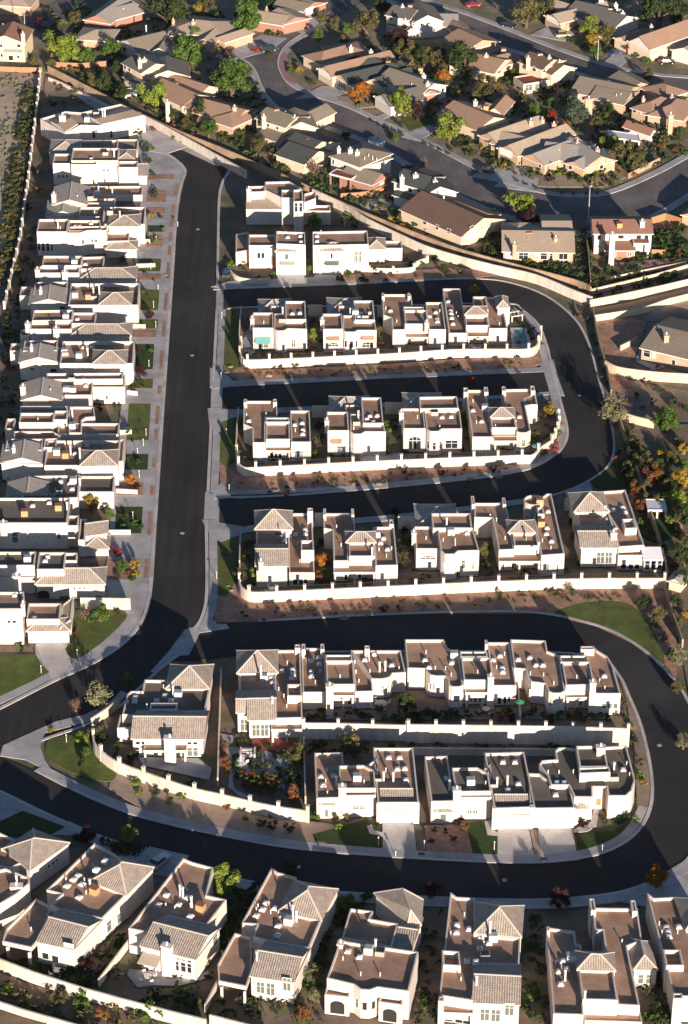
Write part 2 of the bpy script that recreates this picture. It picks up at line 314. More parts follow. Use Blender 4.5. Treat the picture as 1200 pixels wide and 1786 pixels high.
# kerbs and pavements
ribbon('kerb', MAIN_L, 0, -.7, 'concrete_pale', .10)
ribbon('kerb', MAIN_R[:5]+[(377,500)], 0, .6, 'concrete_pale', .10)
for seg in ([(376,540),(372,620),(369,672)], [(367,712),(363,800),(360,860)], [(357,908),(358,1030),(350,1075),(335,1098)]):
    ribbon('kerb', seg, 0, .6, 'concrete_pale', .10, n=3); ribbon('pavement', seg, .75, 1.5, 'concrete', .09, n=3)
ribbon('kerb', [(318,1135),(270,1172),(205,1232),(150,1262),(105,1278),(70,1290)], 0, .6, 'concrete_pale', .10)
ribbon('kerb', L1_OUT[:-1], 0, .5, 'concrete_pale', .10, n=4)
ribbon('kerb', [(378,862)]+L1_IN[1:-1]+[(395,538)], 0, .55, 'concrete_pale', .10, n=4)
ribbon('pavement', [(395,866),(600,858),(830,836),(920,820),(962,800),(985,778),(992,750),(980,700),(972,668)], .62, 1.5, 'concrete', .09, n=4)
ribbon('pavement', [(966,646),(955,600),(940,565),(912,540),(880,528)], .62, 1.5, 'concrete', .09, n=4)
ribbon('kerb', L2_OUT[1:], 0, .55, 'concrete_pale', .10, n=4)
ribbon('kerb', L2_IN[2:-1], 0, .55, 'concrete_pale', .10, n=4)
ribbon('pavement', L2_IN[2:13], .62, 1.5, 'concrete', .09, n=4)
ribbon('pavement', [(120,1432),(200,1466),(350,1516),(500,1546),(700,1561),(900,1568),(1020,1563),(1110,1546),(1195,1500)], -.1, -2.3, 'concrete', .085, n=4)
sheet('pavement', [(366,640),(400,664),(650,655),(948,640),(950,648),(650,661),(420,673),(366,676)], 'concrete', .07)
sheet('pavement', [(368,500),(400,490),(620,480),(800,480),(800,486),(620,496),(430,503)], 'concrete', .07)
sheet('pavement', [(362,712),(420,714),(700,701),(958,683),(958,688),(700,708),(420,724),(385,735),(366,750)], 'concrete', .07)
sheet('pavement', [(352,906),(430,919),(700,898),(930,869),(935,876),(700,906),(430,928),(385,945),(368,935)], 'concrete', .07)
sheet('pavement', [(940,634),(966,626),(972,655),(985,690),(960,690),(958,681),(948,648)], 'concrete', .075)
sheet('pavement', [(375,668),(392,650),(404,662),(400,674),(372,678)], 'concrete', .09)
sheet('pavement', [(370,860),(385,842),(405,858),(400,868),(372,870)], 'concrete', .09)
sheet('pavement', [(350,1098),(362,1070),(378,1086),(372,1096)], 'concrete', .09)
sheet('pavement', [(322,1098),(352,1088),(395,1088),(400,1096),(345,1104),(312,1140),(270,1172),(262,1172),(295,1135)], 'concrete', .06)
sheet('pavement', [(78,1278),(110,1270),(155,1258),(200,1235),(222,1210),(212,1204),(190,1226),(148,1246),(98,1258),(60,1275),(5,1300),(0,1318),(45,1325),(85,1345),(150,1378),(250,1422),(252,1428),(150,1388),(100,1358),(78,1325),(70,1300)], 'concrete', .05)
sheet('pavement', [(0,1380),(60,1408),(130,1440),(200,1468),(350,1518),(350,1524),(200,1478),(120,1456),(0,1456)], 'concrete', .05)
for q in ([(378,498),(390,500),(389,545),(376,548)], [(369,666),(388,670),(387,716),(367,720)], [(358,858),(383,864),(382,910),(355,914)], [(338,1092),(356,1088),(330,1142),(312,1144)]):
    sheet('gutter', q, 'concrete', .035)
# strip beside the main street: concrete slabs with planted patches
sheet('pavement', [(238,246),(285,264),(325,296),(318,318),(306,400),(299,480),(281,740),(269,920),(260,1040),(240,1090),(205,1128),(150,1164),(90,1186),(0,1228),(-20,1226),(-20,1212),(60,1182),(62,1120),(120,1120),(150,1136),(185,1108),(222,1050),(180,1042),(180,1018),(190,960),(195,860),(205,760),(225,600),(238,420),(250,300)], 'concrete', .04)
sheet('driveway', [(62,1123),(112,1122),(140,1160),(92,1188),(76,1160)], 'concrete_pale', .06)
def strip_x(y):      # left edge of main street
    pts = MAIN_L
    for a, b in zip(pts, pts[1:]):
        if a[1] <= y <= b[1]: return a[0]+(b[0]-a[0])*(y-a[1])/(b[1]-a[1])
    return 300
for (y0, y1) in [(320,342),(356,372),(376,396),(404,420),(428,445),(458,486),(512,542),(560,588),(612,646),(672,688),(708,740),(748,768),(800,816),(846,864),(892,934),(975,1008)]:
    a = strip_x(y0); b = strip_x(y1); sc = (y0+1900)/2500
    sheet('planting_strip', [(a-14*sc,y0),(a-8*sc,y0),(b-8*sc,y1),(b-14*sc,y1)], 'gravel_pink', .055)
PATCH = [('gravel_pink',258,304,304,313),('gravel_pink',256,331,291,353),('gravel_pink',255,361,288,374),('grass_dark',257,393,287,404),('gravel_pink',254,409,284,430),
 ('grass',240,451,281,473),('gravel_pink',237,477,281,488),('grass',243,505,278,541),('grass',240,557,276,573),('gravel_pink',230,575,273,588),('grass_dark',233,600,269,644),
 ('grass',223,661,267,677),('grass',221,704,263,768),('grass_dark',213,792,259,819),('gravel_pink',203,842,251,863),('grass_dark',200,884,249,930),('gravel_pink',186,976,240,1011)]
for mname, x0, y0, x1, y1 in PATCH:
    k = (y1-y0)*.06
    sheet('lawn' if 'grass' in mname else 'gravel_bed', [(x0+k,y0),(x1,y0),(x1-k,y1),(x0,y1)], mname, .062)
# lawns and beds
sheet('lawn', [(125,1068),(190,1062),(222,1072),(190,1110),(150,1140),(128,1148),(114,1132),(132,1108)], 'grass', .07, smooth=4)
sheet('lawn', [(-20,1142),(62,1141),(72,1158),(86,1172),(60,1186),(-20,1224)], 'grass', .07)
sheet('lawn', [(84,1292),(110,1284),(158,1280),(162,1304),(200,1342),(194,1362),(150,1356),(100,1335),(80,1312)], 'grass', .07, smooth=3)
sheet('lawn', [(388,542),(405,540),(418,560),(416,640),(402,650),(384,628),(380,590)], 'grass', .03)
sheet('gravel_bed', [(390,628),(418,640),(460,645),(640,638),(800,626),(945,618),(958,628),(930,640),(700,654),(420,665),(392,650)], 'gravel_pink', .02)
sheet('gravel_bed', [(940,580),(955,620),(940,634),(930,620)], 'gravel_pink', .035)
sheet('lawn', [(378,728),(400,724),(416,735),(412,800),(395,815),(376,800)], 'grass', .03)
sheet('gravel_bed', [(380,805),(412,815),(430,830),(600,822),(900,806),(950,795),(978,760),(975,715),(950,700),(978,700),(990,750),(984,775),(960,797),(900,822),(600,852),(420,864),(385,845)], 'gravel_pink', .02)
sheet('lawn', [(370,932),(395,925),(412,940),(414,1010),(395,1040),(366,1035)], 'grass', .03)
sheet('gravel_bed', [(366,1040),(392,1020),(418,1015),(440,1050),(700,1038),(1158,1024),(1180,1080),(1180,1180),(1100,1120),(1040,1092),(950,1070),(650,1070),(450,1083),(375,1085)], 'gravel_pink', .02)
sheet('lawn', [(965,1072),(1000,1056),(1040,1049),(1085,1050),(1110,1062),(1135,1090),(1160,1160),(1100,1118),(1040,1090)], 'grass', .05, smooth=3)
sheet('gravel_bed', [(1078,1178),(1100,1216),(1122,1272),(1138,1350),(1136,1410),(1112,1448),(1110,1380),(1106,1300),(1092,1220)], 'dirt', .02)
sheet('gravel_bed', [(196,1340),(260,1368),(400,1402),(540,1432),(600,1440),(560,1478),(400,1452),(250,1412),(190,1375)], 'dirt', .03)
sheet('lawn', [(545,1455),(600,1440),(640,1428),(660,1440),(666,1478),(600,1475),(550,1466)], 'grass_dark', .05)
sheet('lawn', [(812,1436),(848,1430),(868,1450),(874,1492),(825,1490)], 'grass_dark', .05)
sheet('gravel_bed', [(740,1440),(812,1436),(825,1490),(745,1486)], 'gravel_pink', .045)
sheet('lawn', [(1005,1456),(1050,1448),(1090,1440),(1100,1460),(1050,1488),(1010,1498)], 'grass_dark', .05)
sheet('driveway', [(667,1436),(721,1436),(728,1494),(668,1492)], 'concrete_pale', .06)
sheet('driveway', [(868,1446),(922,1445),(934,1501),(868,1501)], 'concrete_pale', .06)
sheet('planting_strip', [(924,1446),(936,1446),(946,1494),(934,1494)], 'dirt', .065)
sheet('driveway', [(938,1444),(998,1444),(1008,1500),(944,1502)], 'concrete_pale', .06)
sheet('path', [(640,1440),(645,1454),(668,1458),(668,1452),(652,1448),(648,1438)], 'concrete_pale', .062)
sheet('path', [(845,1432),(850,1456),(868,1458),(868,1452),(858,1446),(856,1430)], 'concrete_pale', .062)
sheet('path', [(1001,1452),(1025,1450),(1040,1440),(1046,1410),(1036,1410),(1030,1434),(1000,1446)], 'concrete_pale', .062)
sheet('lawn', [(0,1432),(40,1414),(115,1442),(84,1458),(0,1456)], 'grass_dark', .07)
sheet('driveway', [(205,1486),(260,1476),(330,1492),(300,1530),(230,1520)], 'concrete', .04)
sheet('driveway', [(1060,1568),(1150,1548),(1200,1500),(1240,1500),(1240,1570),(1120,1580)], 'concrete', .04)
sheet('driveway', [(484,472),(530,472),(532,494),(484,496)], 'concrete_pale', .08)
sheet('driveway', [(549,476),(592,476),(594,490),(546,493)], 'concrete', .08)
sheet('gravel_bed', [(598,478),(800,466),(880,478),(830,484),(600,490)], 'gravel_pink', .06)
sheet('gravel_bed', [(1000,520),(1032,530),(1045,640),(1068,700),(1090,780),(1085,800),(1060,720),(1030,610),(1002,552)], 'yard', .05)
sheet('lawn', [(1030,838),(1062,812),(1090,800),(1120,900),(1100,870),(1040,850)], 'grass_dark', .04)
sheet('driveway', [(985,858),(1028,838),(1036,862),(992,872)], 'concrete', .05)
sheet('patio', [(378,1278),(412,1284),(400,1302),(460,1308),(500,1322),(505,1345),(494,1380),(486,1366),(494,1345),(470,1352),(425,1348),(405,1360),(410,1376),(440,1392),(420,1390),(398,1372),(402,1330)], 'concrete', .04)
sheet('patio', [(440,1283),(525,1288),(520,1306),(438,1312)], 'terracotta', .05)
sheet('patio', [(536,1234),(652,1238),(700,1215),(800,1235),(900,1235),(1060,1244),(1060,1254),(540,1256)], 'asphalt_old', .03)
sheet('patio', [(222,1700),(240,1722),(270,1718),(310,1720),(360,1706),(368,1690),(345,1700),(225,1690)], 'concrete', .04)
sheet('patio', [(240,1320),(345,1322),(370,1340),(365,1360),(250,1335)], 'concrete', .04)
sheet('patio', [(640,790),(705,790),(700,808),(600,812)], 'concrete', .04)
sheet('patio', [(420,600),(440,560),(445,618),(425,622)], 'concrete', .03)
# old suburb to the north
sheet('lots', [(-150,-60),(1350,-60),(1350,720),(1060,650),(1040,520),(760,425),(420,270),(120,120),(70,128),(-150,116)], 'dry_yard', -.14)
OA_LO = [(-40,290),(0,0)]
A_LOW = [(380,95),(425,104),(446,122),(462,158),(492,190),(560,216),(640,244),(700,276),(770,322),(850,362),(930,388),(1010,404),(1040,400),(1130,378),(1200,338),(1260,310)]
A_UP = [(1260,240),(1200,276),(1140,308),(1060,340),(990,344),(930,334),(860,312),(790,276),(740,250),(660,214),(600,186),(545,168),(506,150),(488,128),(484,104),(500,76),(545,48),(600,24),(660,-20),(560,-25),(548,10),(470,64),(420,84)]
sheet('street', A_LOW+A_UP, 'asphalt_old', -.03, smooth=2)
B_UP = [(640,-40),(720,-5),(800,22),(865,46),(930,72),(1000,98),(1080,122),(1160,134),(1260,140)]
B_LO = [(1260,178),(1180,168),(1100,152),(1020,130),(950,104),(900,88),(840,70),(790,44),(700,8),(600,-40)]
sheet('street', B_UP+B_LO, 'asphalt_old', -.026, smooth=2)
sheet('street', [(-60,58),(30,54),(90,44),(150,12),(190,-20),(130,-20),(100,0),(60,24),(0,34),(-60,36)], 'asphalt_old', -.022, smooth=2)
for ln, s in ((A_LOW, -1), (A_UP[:17], -1), (B_UP, 1), (B_LO, 1)):
    ribbon('kerb', ln, 0, .5*s, 'concrete_pale', .10, n=3); ribbon('pavement', ln, .55*s, 1.6*s, 'concrete', .08, n=3)
for q in ([(400,88),(455,60),(500,66),(470,88),(420,102)], [(530,62),(575,22),(540,25),(505,45)], [(515,172),(560,150),(605,150),(585,178),(550,170)], [(648,205),(690,190),(705,192),(668,208)],
          [(700,238),(745,215),(765,225),(730,246)], [(925,60),(965,40),(1010,52),(985,72)], [(1050,110),(1075,90),(1100,100),(1080,118)], [(820,308),(870,278),(925,292),(900,322)], [(862,325),(935,335),(940,310),(890,300)]):
    sheet('driveway', q, 'concrete', .05)
for q in ([(870,320),(960,326),(1050,326),(1140,290),(1120,285),(1030,305),(950,306),(880,300)],): sheet('gravel_bed', q, 'dirt', .03)
sheet('lawn', [(400,75),(440,66),(470,76),(448,92),(410,92)], 'gravel_pink', .04)
sheet('gravel_bed', [(488,100),(500,92),(505,130),(520,146),(502,142),(489,122)], 'stone_red', .11, smooth=2)
sheet('lawn', [(585,168),(640,166),(655,186),(610,190)], 'rock', .05); sheet('lawn', [(700,205),(745,195),(760,215),(715,228)], 'grass', .05)
sheet('lawn', [(1130,428),(1200,420),(1240,430),(1200,448),(1135,452)], 'grass', .05); sheet('lawn', [(940,468),(1010,472),(1020,492),(960,486)], 'grass', .05)
sheet('gravel_bed', [(1020,405),(1035,400),(1140,455),(1190,460),(1030,500),(1030,430)], 'gravel_pink', .04)
sheet('gravel_bed', [(1030,545),(1200,500),(1260,490),(1260,600),(1200,560),(1130,560),(1100,640),(1050,640),(1030,560)], 'dirt', .03)
sheet('gravel_bed', [(1040,562),(1105,550),(1130,546),(1118,590),(1100,600),(1108,622),(1085,640),(1058,640)], 'gravel_pink', .07)
sheet('gravel_bed', [(80,132),(280,240),(340,262),(240,235),(140,175),(70,200)], 'dirt', -.05)
sheet('gravel_bed', [(1062,648),(1090,655),(1108,690),(1100,720),(1080,725),(1070,690)], 'gravel_pink', .03, smooth=2)
sheet('garden_ground', [(1080,750),(1110,740),(1260,740),(1260,1500),(1200,1200),(1165,1000),(1130,890)], 'yard', .0)
sheet('lawn', [(1112,905),(1130,896),(1160,898),(1180,912),(1176,935),(1150,945),(1122,936)], 'grass_dark', .04, smooth=3)  # dark round of lawn, its shade painted in with the darker grass colour
sheet('path', [(110,150),(145,150),(250,205),(330,250),(395,285),(380,290),(240,225),(150,180)], 'concrete', .0)
sheet('driveway', [(238,232),(262,225),(330,255),(290,268),(250,262)], 'concrete_pale', .06)

sheet('gravel_bed', [(1030,538),(1060,534),(1140,518),(1200,504),(1200,526),(1130,540),(1040,560)], 'dirt', .06)
# ---------------------------------------------------------------- house kit
VPX = 430      # depth lines of the white rows run to this column at the horizon
HOUSES = []    # (root, nick, px, py)
class House:
    def __init__(s, label, nick, wall='stucco', roof='roof_brown', group='white stucco houses of the walled estate', cat='house', name='house', depth=None):
        s.label, s.nick, s.wm, s.rm, s.group, s.cat, s.name = label, nick, wall, roof, group, cat, name
        s.wall = MB(); s.faces = []; s.decks = []; s.todo = []; s.k = 0; s.px = []
        s.dd = depth
        HOUSES.append(s)
    def dv(s, a, b):
        if s.dd == 'perp': d = (b-a).normalized(); return Vector((-d.y, d.x))
        if s.dd: p, q, z = s.dd; return V2(at(*q, z)-at(*p, z)).normalized()
        t = math.atan2(VPX-CXP, FPX/cp); return Vector((math.sin(t), math.cos(t)))
    def rect(s, x0, y0, x1, y1, yb, z):
        a = V2(at(x0, y0, z)); b = V2(at(x1, y1, z)); d = s.dv(a, b)
        L = (at(x0, yb, z).y-a.y)/d.y
        return [a, b, b+d*L, a+d*L]
    def _walls(s, P, z0, z1, mi=0):
        n = len(P)
        for i in range(n):
            a, b = P[i], P[(i+1)%n]
            s.wall.face([(a.x,a.y,z0),(b.x,b.y,z0),(b.x,b.y,z1),(a.x,a.y,z1)], mi); s.faces.append((a, b, z0, z1))
    def flat(s, P, z, ph=.5, th=.24, roof=None, z0=0):
        s.k += 1; z += s.k*.006; P = inset(P, s.k*.005); s._walls(P, z0, z)
        I = inset(P, th); n = len(P)
        for i in range(n):
            a, b, c, d = P[i], P[(i+1)%n], I[(i+1)%n], I[i]
            s.wall.face([(a.x,a.y,z),(b.x,b.y,z),(c.x,c.y,z),(d.x,d.y,z)]); s.wall.face([(d.x,d.y,z-ph-.1),(c.x,c.y,z-ph-.1),(c.x,c.y,z),(d.x,d.y,z)])
        dk = MB(); V = [Vector((p.x, p.y, z-ph)) for p in I]
        for t in tessellate_polygon([V]):
            t = [V[i] for i in t]
            if (t[1]-t[0]).cross(t[2]-t[0]).z < 0: t = t[::-1]
            dk.face(t)
        s.todo.append(('flat_roof', dk, roof or s.rm)); s.decks.append((P, z-ph))
    def B(s, x0, y0, x1, y1, yb, g, **k):
        z = zfrom(x0, y0, g); s.px.append((x0, y0)); s.px.append((x1, y1)); s.flat(s.rect(x0, y0, x1, y1, yb, z), z, **k); return s
    def P(s, pts, z, **k):
        s.px += pts; P = [V2(at(x, y, z)) for x, y in pts]
        if sum(P[i].x*P[(i+1)%len(P)].y-P[(i+1)%len(P)].x*P[i].y for i in range(len(P))) < 0: P = P[::-1]
        s.flat(P, z, **k); return s
    def roofshape(s, C, ze, kind, dz, rf, mat, ov=.3, wallm=0, walls=True, gmat=None):
        s.k += 1; ze += s.k*.006
        if walls: s._walls(inset(C, .02+s.k*.005), 0, ze-.08, wallm)
        E = inset(C, -ov) if ov else C; FL, FR, BR, BL = E; rb = MB(); th = .18
        z3 = lambda p, z: Vector((p.x, p.y, z)); T = mat.startswith('tile')
        def slope(pts):
            e = (pts[1]-pts[0]).normalized(); n = (pts[1]-pts[0]).cross(pts[-1]-pts[0]).normalized(); w = n.cross(e)
            rb.face(pts, 0, [((p-pts[0]).dot(e), (p-pts[0]).dot(w)) for p in pts])
        def cap(a, b):
            if not T: return
            d = (b-a).normalized(); r = d.cross(Vector((0,0,1))).normalized()*.16; u = Vector((0,0,.10))
            rb.face([a-r, b-r, b-r*.5+u, a-r*.5+u], 1); rb.face([a-r*.5+u, b-r*.5+u, b+r*.5+u, a+r*.5+u], 1); rb.face([a+r*.5+u, b+r*.5+u, b+r, a+r], 1)
        if kind == 'hip':
            w = (FR-FL).length; d = (BL-FL).length; ex = (FR-FL).normalized(); ey = (BL-FL).normalized()
            if w >= d: i = min(d/2, w/2); r0 = (FL+BL)/2+ex*i; r1 = (FR+BR)/2-ex*i
            else: i = w/2; r0 = (FL+FR)/2+ey*i; r1 = (BL+BR)/2-ey*i
            a, b, c, e = z3(FL, ze), z3(FR, ze), z3(BR, ze), z3(BL, ze); p, q = z3(r0, ze+dz), z3(r1, ze+dz)
            if w >= d: slope([a,b,q,p]); slope([b,c,q]); slope([c,e,p,q]); slope([e,a,p]); hips = ((a,p),(b,q),(c,q),(e,p))
            else: slope([a,b,p]); slope([b,c,q,p]); slope([c,e,q]); slope([e,a,p,q]); hips = ((a,p),(b,p),(c,q),(e,q))
            if (p-q).length > .3: cap(p, q)
            for h in hips: cap(*h)
        else:
            if kind == 'gf': A = [BL, FL, FR, BR]        # ridge from front to back, eaves left and right
            else: A = [FL, FR, BR, BL]                  # 'gp' ridge along the front
            a, b, c, e = A
            if kind == 'gf':
                r0 = z3(FL.lerp(FR, rf), ze+dz); r1 = z3(BL.lerp(BR, rf), ze+dz)
                slope([z3(BL,ze), z3(FL,ze), r0, r1]); slope([z3(FR,ze), z3(BR,ze), r1, r0]); cap(r0, r1)
                W = inset(C, .03); zz = ze-.08
                for l, r_ in ((W[0], W[1]), (W[3], W[2])):
                    m_ = l.lerp(r_, rf); s.wall.face([z3(l,zz), z3(r_,zz), z3(m_, zz+dz*.94)], wallm if gmat is None else gmat); 
                s.faces.append((W[0], W[1], 0, ze+dz*.6))
            else:
                r0 = z3(FL.lerp(BL, rf), ze+dz); r1 = z3(FR.lerp(BR, rf), ze+dz)
                slope([z3(FL,ze), z3(FR,ze), r1, r0]); slope([z3(BR,ze), z3(BL,ze), r0, r1]); cap(r0, r1)
                W = inset(C, .03); zz = ze-.08
                for l, r_ in ((W[0], W[3]), (W[1], W[2])):
                    m_ = l.lerp(r_, rf); s.wall.face([z3(l,zz), z3(r_,zz), z3(m_, zz+dz*.94)], wallm)
        for i in range(4):
            p, q = E[i], E[(i+1)%4]; rb.face([z3(p,ze-th), z3(q,ze-th), z3(q,ze-.001), z3(p,ze-.001)], 1)
        rb.face([z3(p, ze-th) for p in E], 1)
        s.todo.append(('tile_roof' if T else 'roof', rb, [mat, 'tile_cap' if T else 'white'])); s.decks.append((E, ze+dz*.35))
    def T(s, x0, y0, x1, y1, yb, g, kind='hip', dz=1.5, rf=.5, mat=None, ov=.3, wallm=0, depth=None, yr=None, walls=True, gmat=None):
        z = zfrom(x0, y0, g); s.px.append((x0, y0)); s.px.append((x1, y1)); C = s.rect(x0, y0, x1, y1, yb, z)
        if depth: d = (C[3]-C[0]).normalized(); C[3] = C[0]+d*depth; C[2] = C[1]+d*depth
        if yr: rf = min(.95, max(.05, (at(x0, yr, z+dz).y-C[0].y)/(C[3].y-C[0].y)))
        s.roofshape(C, z, kind, dz, rf, mat or 'tile', ov, wallm, walls, gmat); return s
    def T4(s, FL, FR, BR, BL, z, kind='hip', dz=1.5, rf=.5, mat='tile', ov=.15, walls=True):
        C = [V2(at(*p, z)) for p in (FL, FR, BR, BL)]; s.px += [FL, FR]; s.roofshape(C, z, kind, dz, rf, mat, ov, 0, walls); return s
    def hit(s, px, py):
        d = ray(px, py); best = None
        for a, b, z0, z1 in s.faces:
            e = b-a; den = d.x*e.y-d.y*e.x
            if abs(den) < 1e-9: continue
            t = (a.x*e.y-a.y*e.x)/den; u = ((d.x*t-a.x)*e.x+(d.y*t-a.y)*e.y)/e.length_squared; z = CAMH+d.z*t
            if t > 0 and -.01 <= u <= 1.01 and z0-.3 <= z <= z1+.2 and (best is None or t < best[0]): best = (t, a, b, z0, z1)
        return best
    def W(s, kind, *rects):
        for r in rects: s.todo.append(('win', kind, r))
        return s
    def _win(s, root, kind, r):
        x0, y0, x1, y1 = r; h = s.hit((x0+x1)/2, (y0+y1)/2)
        if not h: print('WIN MISS', s.nick, r); return
        _, a, b, z0, z1 = h; e = (b-a).normalized(); nrm = Vector((e.y, -e.x))
        if nrm.y > 0: nrm = -nrm
        def uz(px, py):
            d = ray(px, py); den = d.x*e.y-d.y*e.x; t = (a.x*e.y-a.y*e.x)/den
            return ((d.x*t-a.x)*e.x+(d.y*t-a.y)*e.y), CAMH+d.z*t
        ym, xm = (y0+y1)/2, (x0+x1)/2
        u0, u1 = sorted((uz(x0, ym)[0], uz(x1, ym)[0])); v1, v0 = uz(xm, y0)[1], max(.05, uz(xm, y1)[1])
        w, hh = u1-u0, v1-v0; P = lambda u, v, o: (a.x+e.x*u+nrm.x*o, a.y+e.y*u+nrm.y*o, v)
        def bar(mb, ua, ub, va, vb, o=.07, mi=0):
            mb.face([P(ua,va,o), P(ub,va,o), P(ub,vb,o), P(ua,vb,o)], mi)
            for q in ([(ua,va),(ub,va)], [(ub,va),(ub,vb)], [(ub,vb),(ua,vb)], [(ua,vb),(ua,va)]):
                (p, q_), (p2, q2) = q; mb.face([P(p,q_,-.02), P(p2,q2,-.02), P(p2,q2,o), P(p,q_,o)], mi)
        fr = MB(); pn = MB(); f = .09
        if kind == 'g':      # panelled garage door
            fr2 = MB()
            n = 4
            for i in range(n): bar(pn, u0, u1, v0+hh*i/n+.02, v0+hh*(i+1)/n-.02, .05)
            bar(fr, u0-.12, u0, v0, v1+.12, .09); bar(fr, u1, u1+.12, v0, v1+.12, .09); bar(fr, u0, u1, v1, v1+.12, .09)
            d = part(pn, 'garage_door', 'garage', root); part(fr, 'frame', 'stucco', d); return
        if kind == 'o':
            bar(pn, u0, u1, v0, v1, .05); d = part(pn, 'door', 'wood_door', root); fr = MB()
            fr.sphere(P(u1-.15, v0+hh*.45, .1), .05, .05, .05, 6); part(fr, 'handle', 'steel', d); return
        if kind in 'ab':      # arched opening: b = flat black panel painting in the shade of a porch
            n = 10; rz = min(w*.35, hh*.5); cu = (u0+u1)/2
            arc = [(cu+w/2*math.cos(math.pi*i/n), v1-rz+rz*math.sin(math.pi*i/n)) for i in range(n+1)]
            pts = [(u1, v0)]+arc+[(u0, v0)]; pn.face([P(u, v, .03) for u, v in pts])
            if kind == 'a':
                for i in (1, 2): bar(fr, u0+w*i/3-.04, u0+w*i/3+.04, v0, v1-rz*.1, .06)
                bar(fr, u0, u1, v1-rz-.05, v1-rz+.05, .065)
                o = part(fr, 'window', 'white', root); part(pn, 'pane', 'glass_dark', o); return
            part(pn, 'painted_porch_shade', 'black', root); return
        bar(fr, u0-f, u0, v0-f, v1+f); bar(fr, u1, u1+f, v0-f, v1+f); bar(fr, u0, u1, v1, v1+f); bar(fr, u0, u1, v0-f, v0, .12)
        nx = max(1, round(w/(1.1 if kind != '2' else w/2))); nz = 2 if (hh > 1.5 or kind == '2') else 1
        for i in range(1, nx): bar(fr, u0+w*i/nx-.035, u0+w*i/nx+.035, v0, v1, .06)
        if nz == 2: bar(fr, u0, u1, v0+hh*.62-.03, v0+hh*.62+.03, .062)
        pn.face([P(u0,v0,.03), P(u1,v0,.03), P(u1,v1,.03), P(u0,v1,.03)])
        o = part(fr, 'window', 'white', root); part(pn, 'pane', {'d':'glass_dark','w':'glass_pale','2':'glass_green','l':'glass_green'}[kind], o)
    def deckhit(s, px, py, add=0):
        best = None
        for P, z in s.decks:
            q = V2(at(px, py, z+add)); c = False; n = len(P)
            for i in range(n):
                a, b = P[i], P[(i+1)%n]
                if (a.y > q.y) != (b.y > q.y) and q.x < (b.x-a.x)*(q.y-a.y)/(b.y-a.y)+a.x: c = not c
            if c and (best is None or z > best[1]): best = (q, z)
        if best is None:
            z = max((z for _, z in s.decks), default=3); best = (V2(at(px, py, z+add)), z)
        return best
    def I(s, kind, *pts):
        for p in pts: s.todo.append(('item', kind, p))
        return s
    def _item(s, root, kind, p):
        x, y = p[0], p[1]; add = {'c':1.2,'p':.5,'k':.5,'t':.8}.get(kind, .25)
        q, z = s.deckhit(x, y, add); d = s.dv(Vector((0,0)), Vector((1,0))) if s.dd != 'perp' else Vector((-.1, 1)).normalized(); u = Vector((d.y, -d.x)); m = MB()
        if kind == 's':
            m.box(q, u, d, .45, .45, z-.3, z+.25, 0); o = part(m, 'skylight', 'white', root); k = MB(); k.box(q, u, d, .40, .40, z+.255, z+.45, 0, .55); part(k, 'dome', 'dome', o)
        elif kind == 'p':
            m.cyl(q.x, q.y, z-.3, z+.6, .08); m.cyl(q.x, q.y, z+.6, z+.72, .13); part(m, 'vent_pipe', 'white', root)
        elif kind == 't':
            m.cyl(q.x, q.y, z-.3, z+1.9, .16); m.cyl(q.x, q.y, z+1.9, z+2.1, .24); part(m, 'flue', 'white', root)
        elif kind == 'k':
            m.box(q, u, d, .65, .6, z-.3, z+1.15, 0); m.box(q, u, d, .55, .5, z+1.152, z+1.2, 1); part(m, 'rooftop_cooler', ['metal_white', 'metal_grey'], root)
        elif kind == 'K':
            m.box(q, u, d, .7, .6, z-.3, z+.85, 0); m.box(q, u, d, .6, .5, z+.852, z+.9, 1); part(m, 'rooftop_unit', ['metal_grey', 'black'], root)
        elif kind == 'G':
            m.box(q, u, d, .62, .55, z-.3, z+1.15, 0); m.box(q, u, d, .66, .6, z+1.152, z+1.25, 1); part(m, 'roof_vent_box', ['gold', 'wood_beam'], root)
        elif kind in 'cC':
            w = p[2] if len(p) > 2 else .6; h = p[3] if len(p) > 3 else 2.2
            if kind == 'C': q = V2(at(x, y, h)); z = 0
            m.box(q, u, d, w, .5, 0 if kind == 'C' else z-1.5, z+h, 0); m.box(q, u, d, w+.1, .6, z+h+.002, z+h+.2, 0)
            o = part(m, 'chimney', s.wm, root); f = MB(); f.cyl(q.x, q.y, z+h+.15, z+h+.8, .18); part(f, 'chimney_cap', 'metal_white', o)
    def patio(s, x0, y0, x1, y1, yb, g, mat='roof_brown', n=2, post='stucco', name='patio_roof'):
        z = zfrom(x0, y0, g); C = s.rect(x0, y0, x1, y1, yb, z); s.k += 1; m = MB(); z += s.k*.004
        I = inset(C, .15); z3 = lambda p, h: (p.x, p.y, h)
        for i in range(4):
            a, b, c, d = C[i], C[(i+1)%4], I[(i+1)%4], I[i]
            m.face([z3(a,z-.45), z3(b,z-.45), z3(b,z), z3(a,z)]); m.face([z3(a,z), z3(b,z), z3(c,z), z3(d,z)]); m.face([z3(d,z-.14), z3(c,z-.14), z3(c,z), z3(d,z)])
        m.face([z3(p, z-.12) for p in I], 1); m.face([z3(p, z-.44) for p in C])
        s.todo.append((name, m, [s.wm, mat]))
        for i in range(n):
            p = C[0].lerp(C[1], i/(n-1)) if n > 1 else C[0]; q = p+(C[3]-C[0]).normalized()*.25+(C[1]-C[0]).normalized()*(.25 if i == 0 else -.25 if i == n-1 else 0)
            k = MB(); e = (C[1]-C[0]).normalized(); k.box(q, e, Vector((-e.y, e.x)), .17, .17, 0, z-.4); s.todo.append(('patio_post', k, post))
        s.decks.append((C, z-.12)); return s
